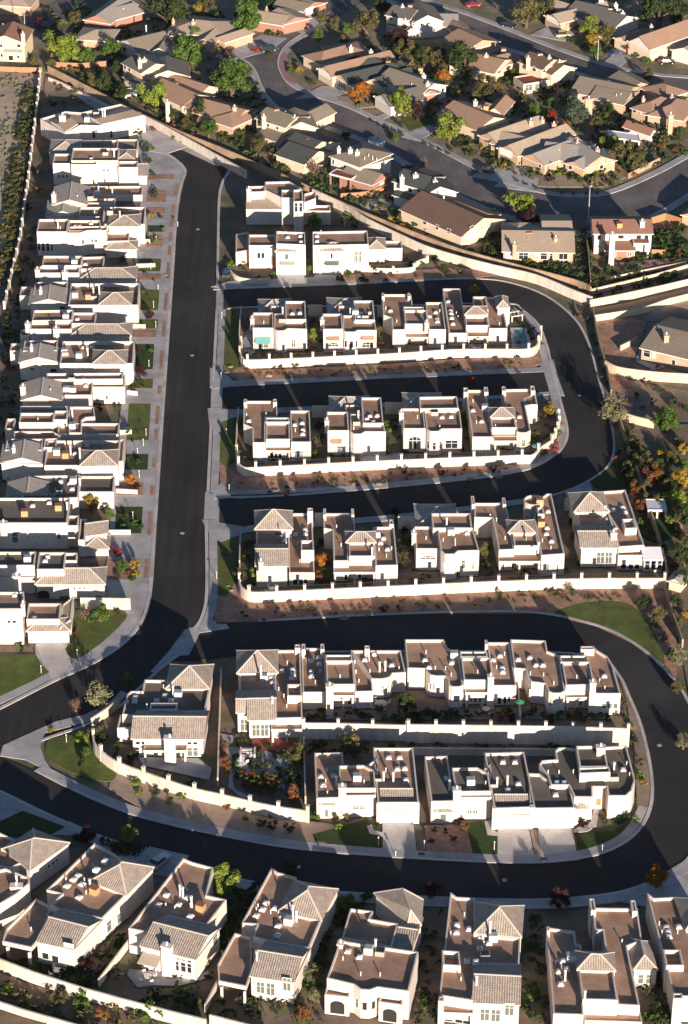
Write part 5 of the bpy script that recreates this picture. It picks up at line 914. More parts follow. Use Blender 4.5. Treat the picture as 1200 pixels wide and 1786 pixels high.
fence('pale block wall beside the right-hand curve of the suburb road', [(1055,278),(1095,312),(1150,284)], 1.4, 'block_tan', n=1, group='block walls of the suburb')
fence('orange wooden fence right of the white and brick house', [(1132,393),(1160,384),(1192,394)], 1.8, 'wood_orange', th=.1, n=1, cat='fence', name='wooden_fence', group='wooden fences')
fence('short orange wooden fence beside the white and brick house', [(1136,446),(1160,447)], 1.6, 'wood_orange', th=.1, n=1, cat='fence', name='wooden_fence', group='wooden fences')
for x, y, w in ((238,469,30),(236,565,0),(228,672,0),(205,756,24),(205,856,28),(188,922,30)):
    pass
for i, (x0, y0, x1, y1, d) in enumerate([(238,467,271,466,'beside the oval lawn'),(229,572,254,573,'above the gravel bed below the long pale shed roof'),(222,688,240,690,'beside the clipped hedge'),(205,758,230,757,'above the large square lawn'),(203,860,240,862,'below the golden street tree'),(190,932,228,932,'beside the red shrub bed'),(240,424,262,424,'near the top of the main street'),(141,1062,228,1063,'above the corner lawn')]):
    fence('low white front wall '+d, [(x0,y0),(x1,y1)], 1.0 if i < 7 else 2.4, n=1, th=.25, name='front_wall', group='front garden walls of the west side')
# pool, tennis-like garden things
m = MB(); P4 = [at(895,574,.1), at(914,574,.1), at(923,603,.1), at(898,605,.1)]; pc = sum(P4, Vector((0,0,0)))/4; pool = empty('swimming_pool', (pc.x, pc.y, 0)); tag(pool, 'blue-green swimming pool in the walled garden at the first row east end', 'pool')
m.face(P4); part(m, 'water', 'water', pool); m = MB(); E = inset([V2(p) for p in P4][::1], -.6); E = E if (E[0]-V2(pc)).length > (V2(P4[0])-V2(pc)).length else inset([V2(p) for p in P4], .6)
for i in range(4): a, b = P4[i], P4[(i+1)%4]; c, d = E[(i+1)%4], E[i]; m.face([(a.x,a.y,.16),(b.x,b.y,.16),(c.x,c.y,.16),(d.x,d.y,.16)]); m.face([(a.x,a.y,.05),(b.x,b.y,.05),(b.x,b.y,.16),(a.x,a.y,.16)])
part(m, 'pool_edge', 'concrete_pale', pool)
sheet('pond', [(630,352),(655,346),(684,350),(676,362),(650,368),(632,362)], 'concrete_pale', .02, smooth=3)
sheet('terrace', [(1080,458),(1194,448),(1198,461),(1100,480)], 'stone_red', .7)
sheet('gravel_bed', [(1140,494),(1230,472),(1230,486),(1142,506)], 'stone_red', .2)
sheet('patio', [(1118,600),(1160,640),(1140,646),(1108,630)], 'concrete', .06)
def pergola(label, x0, y0, x1, y1, yb, g, mat='stucco'):
    z = zfrom(x0, y0, g); a = V2(at(x0, y0, z)); b = V2(at(x1, y1, z)); u = (b-a).normalized(); v = Vector((-u.y, u.x)); d = at(x0, yb, z).y-a.y; w = (b-a).length
    root = empty('pergola', ((a.x+b.x)/2, (a.y+b.y)/2, 0)); tag(root, label, 'pergola', 'garden pergolas')
    for s in (0, w):
        for t in (0, d): m = MB(); m.box(a+u*s+v*t, u, v, .12, .12, 0, z); part(m, 'post', mat, root)
    for t in (0, d): m = MB(); m.box(a+u*w/2+v*t, u, v, w/2+.2, .1, z+.002, z+.2); part(m, 'beam', mat, root)
    n = max(3, int(w/.8))
    for i in range(n+1): m = MB(); m.box(a+u*w*i/n+v*d/2, u, v, .06, d/2+.2, z+.202, z+.34); part(m, 'slat', mat, root)
pergola('white pergola beside the swimming pool', 893,553,911,550,546,562)
pergola('white swing pergola on the terrace patio', 579,1221,599,1221,1214,1240)
# parasols
def parasol(label, x, y, mat):
    p = at(x, y, 2.3); root = empty('parasol', (p.x, p.y, 0)); tag(root, label, 'parasol'); m = MB(); m.cyl(p.x, p.y, 0, 2.4, .03); part(m, 'pole', 'steel', root)
    m = MB(); m.cyl(p.x, p.y, 2.05, 2.5, .85, .05, 8); part(m, 'canopy', mat, root)
parasol('green parasol beside the thin terrace dividing wall', 907, 1222, 'umbrella_green'); pass
parasol('teal round parasol in the second row east garden', 934, 776, 'teal')
# patio furniture
def table_set(label, x, y, r=.6, mat='white'):
    p = at(x, y, .7); root = empty('garden_table', (p.x, p.y, 0)); tag(root, label, 'table', 'garden tables')
    m = MB(); m.cyl(p.x, p.y, .68, .74, r, n=12); part(m, 'tabletop', mat, root)
    m = MB(); m.cyl(p.x, p.y, 0, .68, .06, n=6); m.cyl(p.x, p.y, 0, .05, r*.6, n=8); part(m, 'pedestal', 'steel', root)
    for i in range(4):
        a = i*math.pi/2+.5; q = Vector((p.x+math.cos(a)*(r+.5), p.y+math.sin(a)*(r+.5))); u = Vector((math.cos(a), math.sin(a))); v = Vector((-u.y, u.x))
        c = empty('garden_chair', (q.x, q.y, 0)); tag(c, 'garden chair drawn up to the '+label, 'chair', label)
        m = MB(); m.box(q, u, v, .24, .24, .4, .45); part(m, 'seat', mat, c); m = MB(); m.box(q+u*.24, u, v, .03, .24, .452, .95); part(m, 'backrest', mat, c)
        for sx, sy in ((1,1),(1,-1),(-1,1),(-1,-1)): m = MB(); m.box(q+u*.2*sx+v*.2*sy, u, v, .02, .02, 0, .399); part(m, 'leg', mat, c)
table_set('pale stone table in the curved terrace court', 664, 1227, 1.1, 'concrete_pale'); table_set('white table behind the first row posts', 828, 606); table_set('white table in the third row west garden', 474, 1026)
table_set('white table on the fourth row terrace patio', 848, 1236, .7, 'canvas_tan'); table_set('white table before the third bottom row house', 258, 1702); table_set('pale table in the paved garden', 425, 1320)
table_set('white table before the second bottom row house', 100, 1692)
# steps and fountain of the paved garden
c = at(432, 1322); st = empty('garden_steps', (c.x, c.y, 0)); tag(st, 'pale garden steps below the red tiled patio', 'steps'); m = MB()
for i in range(4): m.box(Vector((c.x, c.y+i*.5)), Vector((1,0)), Vector((0,1)), 1.0, .25, 0, .2+.2*i+i*.003)
part(m, 'tread', 'concrete_pale', st)
for s in (-1, 1): m = MB(); m.box(Vector((c.x+s*1.15, c.y+.7)), Vector((1,0)), Vector((0,1)), .14, 1.1, 0, 1.0); part(m, 'side_wall', 'stucco', st)
c = at(420, 1337); fo = empty('fountain', (c.x, c.y, 0)); tag(fo, 'white tiered fountain on the grey paved garden', 'fountain'); m = MB(); m.cyl(c.x, c.y, 0, .5, .5, .35, 10); part(m, 'base', 'concrete_pale', fo)
for zz, r in ((.5,.9),(1.1,.6),(1.6,.35)): m = MB(); m.cyl(c.x, c.y, zz+.002, zz+.15, r*.5, r, 12); m.cyl(c.x, c.y, zz+.15, zz+.6, .12, .1); part(m, 'bowl', 'white', fo)
# ---------------------------------------------------------------- street lamps
def lamp(label, x, y, h=8.5, arm=1.2, mat='steel', cat='street lamp', name='street_lamp', group='tall street lamps'):
    p = at(x, y, 0); root = empty(name, p); tag(root, label, cat, group); rr = .13 if h > 3 else .06; m = MB(); m.cyl(p.x, p.y, 0, h, rr, rr*.6); part(m, 'pole', mat, root)
    m = MB(); m.cyl(p.x, p.y, 0, .5 if h > 3 else .15, rr*1.5, rr*1.4); part(m, 'base', 'concrete_pale', root)
    if arm: m = MB(); m.limb((p.x, p.y, h-.1), (p.x+arm*.3, p.y+arm, h+.2), .05, .04); part(m, 'arm', mat, root)
    m = MB(); m.sphere((p.x+arm*.3, p.y+arm, h+.2), .38 if arm else .14, .3 if arm else .14, .16 if arm else .18, 8); part(m, 'lamp_head', 'dome', root)
lamp('tall street lamp standing in the shaded dead-end street', 1026, 388); lamp('tall street lamp beside the yellow two-storey house', 45, 72, 9, 1.4); lamp('street lamp on the kerb of the upper street', 1042, 112, 7)
for i, (x, y, d) in enumerate([(268,537,'on the square lawn above the dark red tree'),(250,778,'below the large square lawn'),(243,833,'beside the golden street tree'),(232,905,'on the red shrub bed lawn'),(272,572,'by the clipped street lawn'),(260,640,'by the dark red street tree'),(135,1146,'on the corner lawn tip'),(72,1174,'on the big lawn left of the driveway'),
   (387,556,'on the verge left of the first walled row'),(386,662,'at the mouth of the second cul-de-sac'),(395,760,'on the verge left of the second walled row'),(378,1010,'on the verge left of the third walled row'),(400,858,'at the corner of the third row verge'),(116,1295,'at the point of the corner lawn'),(660,1474,'beside the lawn of the brown-roofed garage house'),(740,1480,'beside the middle driveways'),(862,1482,'beside the dark-roofed garage driveway'),(1050,1488,'on the dark lawn inside the bend'),(263,470,'by the oval lawn'),(255,760,'on the large square lawn')]):
    lamp('short white lamp post '+d, x, y, 1.3, 0, 'white', 'lamp post', 'lamp_post', 'short white lamp posts')
for i, (x, y, d) in enumerate([(273,420,'at the top of the west pavement'),(276,505,'above the square lawn'),(240,790,'by the dark lawn'),(690,1494,'by the brown-roofed garage driveway'),(968,1500,'by the twin driveways'),(310,395,'near the main street head'),(595,465,'by the green balcony rail house')]):
    p = at(x, y); r_ = empty('mailbox', p); tag(r_, 'small pale mailbox '+d, 'mailbox', 'mailboxes'); m = MB(); m.cyl(p.x, p.y, 0, 1.0, .06); part(m, 'post', 'white', r_); m = MB(); m.box(V2(p), Vector((1,0)), Vector((0,1)), .14, .3, 1.002, 1.3); part(m, 'box', 'metal_grey', r_)
# ---------------------------------------------------------------- cars
def carpaint(n, c): plain('paint_'+n, c, .25, .2, .6)
for n, c in (('dark',(.02,.022,.025)),('blue',(.04,.09,.16)),('cream',(.55,.50,.30)),('silver',(.5,.53,.56)),('red',(.35,.04,.04)),('white',(.7,.7,.7)),('green',(.03,.05,.045))): carpaint(n, c)
def car(label, x, y, ang, paint, L=4.5, Wd=1.8, Hh=1.45, kind='car'):
    p = at(x, y, .8); a = R(ang); u = Vector((math.cos(a), math.sin(a))); v = Vector((-u.y, u.x)); c = V2(p); root = empty('parked_car', (c.x, c.y, 0)); tag(root, label, 'car', 'parked cars')
    def prof(pts, hw, top=1.0):      # side outline extruded
        m = MB(); A = [c+u*s+v*hw*(k) for s, z, k in pts]; Bq = [c+u*s-v*hw*(k) for s, z, k in pts]; Z = [q[1] for q in pts]; n = len(pts)
        m.face([(A[i].x,A[i].y,Z[i]) for i in range(n)]); m.face([(Bq[i].x,Bq[i].y,Z[i]) for i in range(n)][::-1])
        for i in range(n): j = (i+1)%n; m.face([(A[i].x,A[i].y,Z[i]),(A[j].x,A[j].y,Z[j]),(Bq[j].x,Bq[j].y,Z[j]),(Bq[i].x,Bq[i].y,Z[i])])
        return m
    h = L/2; body = prof([(-h,.35,.95),(h-.1,.35,.95),(h,.6,.92),(h-.25,.8,.95),(h*.42,.92,1),(-h*.75,.95,1),(-h,.85,.94)], Wd/2); part(body, 'body', 'paint_'+paint, root)
    b2 = -.85*h if kind == 'suv' else -.55*h
    part(prof([(h*.4,.925,.96),(h*.12,Hh-.06,.8),(b2+.25,Hh-.06,.8),(b2-.1,.955,.96)], Wd/2-.03), 'windows', 'glass_dark', root)
    part(prof([(h*.1,Hh-.055,.8),(b2+.3,Hh-.055,.8),(b2+.35,Hh,.74),(h*.05,Hh,.74)], Wd/2), 'roof_panel', 'paint_'+paint, root)
    for s in (-.62, .62):
        for t in (-1, 1):
            q = c+u*h*s+v*t*(Wd/2-.12); m = MB(); m.limb((q.x-v.x*.11,q.y-v.y*.11,.33), (q.x+v.x*.11,q.y+v.y*.11,.33), .33, .33, 12); w = part(m, 'wheel', 'rubber', root)
            m = MB(); o = v*t*.115; m.limb((q.x+o.x*.9,q.y+o.y*.9,.33), (q.x+o.x,q.y+o.y,.33), .18, .18, 8); part(m, 'rim', 'steel', w)
    for t in (-1, 1):
        q = c+u*(h-.02)+v*t*Wd*.34; m = MB(); m.box(q, u, v, .05, .17, .58, .72); part(m, 'headlight', 'dome', root)
        q = c-u*(h-.03)+v*t*Wd*.36; m = MB(); m.box(q, u, v, .05, .14, .62, .78); part(m, 'tail_light', 'umbrella_red', root)
car('dark green pickup-like car parked at the kerb of the curved road', 468, 84, 20, 'green', 5.0, 1.9, 1.7, 'suv')
car('blue-black car parked under a tree on the upper street', 888, 42, -25, 'dark'); car('cream jeep on the driveway beside yellow trees', 983, 59, 10, 'cream', 4.4, 1.8, 1.8, 'suv')
car('blue car parked before the big brown house at the top right', 1072, 90, 40, 'blue'); car('dark car in the shade beside the big brown house', 1163, 106, 5, 'dark'); car('dark blue car at the kerb in shadow below the white two-storey house', 655, 244, -38, 'blue')
car('dark car in the driveway shadow of the two garage gables', 848, 294, -15, 'dark'); car('pale silver car on the shaded drive behind the bottom row', 277, 1500, 55, 'silver', 4.8); car('red car parked at the top edge of the picture', 825, 6, 15, 'red')
car('blue car beside the house with the orange front door', 396, 474, 85, 'blue', 4.2); car('dark car half lost in shadow near the red balcony house', 717, 291, -30, 'red'); car('blue-grey car on the drive by the slate house with white gables', 1012, 44, 60, 'blue'); car('red car at the far left of the curved road', 401, 86, 80, 'red')

for i, (x, y, d) in enumerate([(335,620,'in the middle of the main street'),(318,930,'low on the main street'),(345,400,'near the main street head'),(1010,690,'on the east bend'),(520,1512,'on the bottom curve west part'),(880,1535,'on the bottom curve east part'),(180,1215,'before the corner lawn'),(1150,1300,'on the east side curve'),(560,200,'on the suburb road'),(930,98,'on the upper street')]):
    p = at(x, y); m = MB(); m.cyl(p.x, p.y, 0, .03, .42, n=14); m.cyl(p.x, p.y, .032, .045, .33, n=14, mi=1); tag(m.build('manhole_cover', ['concrete', 'metal_grey'], None, (p.x, p.y, 0)), 'round grey manhole cover '+d, 'manhole', 'manhole covers')
for i, (x, y, d) in enumerate([(735,1490,'pair below the brown-roofed garage drive'),(948,1499,'between the twin driveways'),(78,1452,'on the shaded bottom left pavement')]):
    p = at(x, y); m = MB(); m.box(V2(p), Vector((1,0)), Vector((0,1)), .5, .3, .05, .14); tag(m.build('drain_grate', 'black', None, (p.x, p.y, 0)), 'dark drain grate '+d, 'drain', 'drain grates')

# the thin evening air
m = MB(); X = 4200; c = [(-X,-2100),(X,-2100),(X,X),(-X,X)]
for i in range(4): a, b = c[i], c[(i+1)%4]; m.face([(*a,-1.6),(*b,-1.6),(*b,268),(*a,268)])
m.face([(*p,268) for p in c]); m.face([(*p,-1.6) for p in c][::-1])
hm = bpy.data.materials.new('air'); hm.use_nodes = True; hn = hm.node_tree; hn.nodes.remove(hn.nodes['Principled BSDF']); pv = hn.nodes.new('ShaderNodeVolumePrincipled')
pv.inputs['Color'].default_value = (.86,.89,.94,1); pv.inputs['Density'].default_value = HAZE; pv.inputs['Anisotropy'].default_value = .2; hn.links.new(pv.outputs[0], hn.nodes['Material Output'].inputs['Volume']); MATS['air'] = hm
hz = tag(m.build('haze', 'air', None, (0,0,0)), None, None, None, 'stuff')
# ---------------------------------------------------------------- trees and shrubs
def leafmesh(name, mat, rx, rz, n, leaf, seed, clumps=14, shape='round', core=True):
    r = random.Random(seed); m = MB(); C = []
    for i in range(clumps):
        while True:
            x, y, z = r.uniform(-1,1), r.uniform(-1,1), r.uniform(-1,1); d = math.sqrt(x*x+y*y+z*z)
            if .25 < d < .82: break
        if shape == 'cone': s = (1-z)/2*.95+.12; x *= s; y *= s
        if shape == 'flat': z *= .5
        C.append((x, y, z, r.uniform(.25,.42)))
    for i in range(n):
        cx, cy, cz, cr = C[r.randrange(len(C))]
        a = r.gauss(0,1), r.gauss(0,1), r.gauss(0,1); l = math.sqrt(sum(q*q for q in a)) or 1; k = cr*(r.random()**.4)
        p = Vector(((cx+a[0]/l*k)*rx, (cy+a[1]/l*k)*rx, (cz+a[2]/l*k)*rz))
        nrm = Vector((a[0]/l, a[1]/l, a[2]/l+.35))+Vector((r.gauss(0,.5), r.gauss(0,.5), r.gauss(0,.5))); nrm.normalize(); t = nrm.orthogonal().normalized(); b = nrm.cross(t)
        ang = r.uniform(0, 6.28); t, b = t*math.cos(ang)+b*math.sin(ang), b*math.cos(ang)-t*math.sin(ang); s = leaf*r.uniform(.6,1.3)
        m.face([p-t*s, p-b*s*.6, p+t*s, p+b*s*.6])
    me = bpy.data.meshes.new(name); me.from_pydata(m.v, [], m.f); me.materials.append(MATS['leaf_'+mat]); me.update(); return me
def trunkmesh(name, seed, h, spread, bare=False):
    r = random.Random(seed); m = MB(); m.limb((0,0,-.2), (r.uniform(-.1,.1), r.uniform(-.1,.1), h*.45), .16, .11, 7)
    n = 6 if not bare else 10
    for i in range(n):
        a = i*6.28/n+r.uniform(-.4,.4); z0 = h*r.uniform(.3,.48); e = (math.cos(a)*spread*r.uniform(.4,.75), math.sin(a)*spread*r.uniform(.4,.75), h*r.uniform(.75,1.25)); m.limb((0,0,z0), e, .07, .02, 5)
        if bare:
            for k in range(4):
                f = r.uniform(.4,.9); b = (e[0]*f, e[1]*f, z0+(e[2]-z0)*f); m.limb(b, (b[0]+r.uniform(-.6,.6)*spread*.5, b[1]+r.uniform(-.6,.6)*spread*.5, b[2]+r.uniform(.2,.9)), .03, .01, 4)
    me = bpy.data.meshes.new(name); me.from_pydata(m.v, [], m.f); me.materials.append(MATS['bark']); me.update(); return me
# unit trees: crown radius 1 wide; scaled per tree
PROTO = {}
def proto(kind, mat, rz=.95, n=2400, leaf=.085, shape='round', clumps=16, trunk=.95):
    PROTO[kind] = [(leafmesh('crown', mat, 1.0, rz, n, leaf, 100+i*7+len(PROTO), clumps, shape), trunkmesh('trunk', 50+i, trunk, .8, n < 700), trunk) for i in range(2)]
proto('green','green'); proto('lime','lime'); proto('dark','dark'); proto('olive','olive'); proto('pale','pale',n=1000,clumps=20,leaf=.07); proto('orange','orange'); proto('gold','gold'); proto('rust','rust',n=1200)
proto('red','red',n=1200); proto('plum','plum'); proto('bluegreen','bluegreen'); proto('twig','twig',n=420,leaf=.05,clumps=24); proto('flat','lime',rz=.7,shape='flat'); proto('conifer','dark',rz=1.7,n=1200,shape='cone',trunk=1.0); proto('column','red',rz=1.7,n=1200,trunk=1.6); proto('limecolumn','lime',rz=1.3,n=1200,trunk=1.5)
WORDS = {'green':'round green','lime':'yellow-green','dark':'dark green','olive':'olive-green','pale':'pale grey-green','orange':'orange autumn','gold':'golden','rust':'rusty brown','red':'red-leaved','plum':'dark plum-red','bluegreen':'blue-green','twig':'bare twiggy','flat':'flat-topped lime','conifer':'dark conical','column':'narrow red','limecolumn':'upright lime'}
PLANTS = []
def near(px, py):
    best = min(HOUSES, key=lambda h: (h.cpx-px)**2+((h.cpy-py)*1.3)**2); dx, dy = px-best.cpx, py-best.cpy
    if abs(dx) > abs(dy)*.9: rel = 'right of' if dx > 0 else 'left of'
    else: rel = 'before' if dy > 0 else 'behind'
    return rel+' the '+best.nick
def sizeword(r): return 'small ' if r < 1.1 else 'large ' if r > 3.2 else ''
def tree(kind, px, py, rp, zf=None, squash=1.0):
    """px,py: middle of the crown in the photo, rp its half width in pixels"""
    rm = rp*CAMH/FPX/ -ray(px, py).z if False else rp/(FPX/ (CAMH/-ray(px,py).z) ); vs = PROTO[kind]; c, t, th = vs[rnd.randrange(len(vs))]
    hc = rm*(th+.1) if kind not in ('conifer',) else rm*1.5
    p = at(px, py, hc); root = empty('tree', (p.x, p.y, 0)); a = rnd.uniform(0, 6.28)
    for me, nm in ((c, 'crown'), (t, 'trunk')):
        o = bpy.data.objects.new(nm, me); COL.objects.link(o); o.parent = root; o.scale = (rm, rm, rm*squash); o.rotation_euler = (0,0,a)
        if nm == 'crown': o.location = (0,0,hc)
    PLANTS.append((root, px, py, 'tree', sizeword(rm)+WORDS[kind]+' tree', near(px, py))); root['category'] = 'tree'; root['group'] = 'trees'
SH = {}
def shrub(kind, px, py, rp):
    if kind not in SH: SH[kind] = [leafmesh('shrub', kind if kind not in ('flat','conifer','column','limecolumn') else 'dark', 1.0, .75, 420, .13, 300+len(SH)*5+i, 9) for i in range(3)]
    rm = rp/(FPX/(CAMH/-ray(px,py).z)); o = bpy.data.objects.new('shrub', SH[kind][rnd.randrange(3)]); COL.objects.link(o); p = at(px, py, rm*.5); o.location = (p.x, p.y, rm*.55); o.scale = (rm, rm, rm); o.rotation_euler = (0,0,rnd.uniform(0,6.28))
    PLANTS.append((o, px, py, 'shrub', sizeword(rm*1.3)+WORDS[kind]+' shrub', near(px, py))); o['category'] = 'shrub'; o['group'] = 'shrubs'
TREES = '''plum 556 742 8|dark 560 760 7|green 676 738 7|dark 690 745 6|olive 811 735 7|dark 664 560 6|olive 662 575 7|plum 705 925 7|dark 712 945 8|olive 706 965 7|dark 560 945 8|dark 996 910 7|olive 1000 935 7|dark 545 560 6|dark 1105 795 12|olive 1125 848 13|dark 1150 812 13|dark 1172 845 13|dark 1160 835 11|olive 1195 860 12|dark 1100 825 10|lime 1170 905 11|dark 1155 955 12|dark 1195 975 14|olive 1185 770 10|green 555 60 10|olive 585 40 10|green 340 60 12|olive 130 30 11|green 20 95 7|olive 60 108 8|olive 90 112 9|green 420 235 8|dark 605 235 9|green 690 240 7|olive 830 170 10|dark 860 212 9|green 960 180 9|dark 1060 190 12|olive 1130 130 10|green 895 128 9|olive 780 110 13|dark 760 145 11|dark 1110 220 12|olive 1160 245 10|green 1040 90 10|olive 1098 808 11|gold 1118 785 9|olive 1128 868 10|rust 1118 880 12|gold 1155 790 10|olive 1172 800 13|lime 1150 890 8|green 1196 812 13|olive 1165 850 14|green 1115 910 7|green 1160 985 9|dark 1192 1010 16|olive 1196 940 12|dark 1180 1050 14|olive 1185 1085 12|gold 1196 1070 9|plum 1100 868 15|olive 1095 775 9|dark 395 205 9|olive 480 230 8|dark 620 110 12|olive 600 70 9|olive 770 200 8|dark 870 190 10|olive 1040 215 11|dark 1150 240 9|olive 1000 270 9|dark 300 200 12|olive 325 215 9|dark 700 215 6|lime 110 76 30|green 195 86 17|column 66 40 7|dark 292 10 33|green 327 92 27|green 405 135 31|lime 265 160 25|green 432 30 28|olive 640 36 22|green 606 50 9|lime 707 174 25|orange 627 157 19|lime 785 219 24|orange 771 130 13|plum 728 192 15|flat 906 351 27|plum 925 378 17|bluegreen 1006 192 22|dark 812 100 30|olive 848 150 20|olive 918 22 22|olive 950 15 18
lime 1028 46 18|gold 1035 66 13|olive 1062 58 14|dark 1150 12 32|dark 1190 20 22|orange 1000 2 15|red 1098 80 10|dark 345 190 17|green 364 222 15|olive 452 248 14|olive 480 268 10|twig 546 288 16|green 932 192 12|red 962 204 12|olive 1085 262 20|lime 1060 246 16|olive 1110 280 16|gold 1088 216 8|plum 700 62 20|olive 696 84 14|olive 720 88 16|dark 740 100 16|olive 755 98 18|dark 690 120 14
olive 225 82 10|green 150 98 14|dark 205 118 12|dark 180 140 14|olive 160 138 12|dark 210 160 14|dark 665 12 14|olive 562 30 10|dark 420 20 14|olive 360 6 16|gold 348 12 10|dark 470 8 12|twig 738 282 10|pale 1072 712 30|green 1165 732 24|rust 1140 828 22|gold 1186 832 18|olive 1120 800 18|rust 1105 850 14|lime 1180 868 20|olive 1108 775 14|dark 1190 900 22|dark 1185 965 20|olive 1150 870 14|gold 1195 780 12
lime 547 582 10|orange 562 973 14|rust 559 1004 12|lime 450 1000 14|olive 418 1002 13|olive 432 948 9|olive 430 972 8|olive 848 958 12|gold 958 714 12|olive 933 756 9|red 968 783 8|red 822 664 9|gold 828 506 10|olive 848 985 8|lime 806 724 9|pale 170 1212 26|twig 132 1228 14|green 222 1184 12|lime 225 1454 16|plum 148 1454 20|lime 392 1534 28|dark 508 1510 16|green 604 1577 18|pale 545 1698 20|pale 548 1735 14|rust 530 1768 16
plum 975 1566 20|orange 1146 1528 22|plum 755 1550 16|rust 395 1328 14|rust 392 1300 9|olive 518 1312 20|rust 510 1384 17|pale 600 1290 16|olive 615 1300 20|green 590 1272 10|dark 708 1225 18|dark 725 1250 13|gold 158 876 16|green 190 896 10|orange 228 836 11|red 203 962 10|plum 247 645 12|plum 259 548 10|plum 240 848 6|dark 250 505 6|green 225 750 7|gold 235 985 10|green 212 988 12|twig 148 1068 14|green 175 1070 16
plum 1130 820 10|twig 320 5 6|pale 1185 1142 18|pale 1192 1292 16|olive 1182 1198 12|dark 970 1035 6|pale 990 1022 9|dark 1125 1050 14|olive 1150 1070 14|rust 1178 985 9|dark 455 340 10|green 547 385 12|plum 690 892 9|lime 693 908 8|plum 500 860 6|green 415 1330 7|green 150 1310 9|dark 205 1300 9|dark 230 1318 9|dark 180 1285 8|conifer 873 1035 6|conifer 922 1280 10|conifer 980 1278 7|conifer 1064 1280 8|conifer 770 1280 6'''
for line in TREES.replace('\n', '|').split('|'):
    k, x, y, r_ = line.split(); tree(k, float(x), float(y), float(r_)*(1.15 if float(y) < 460 else 1.05))
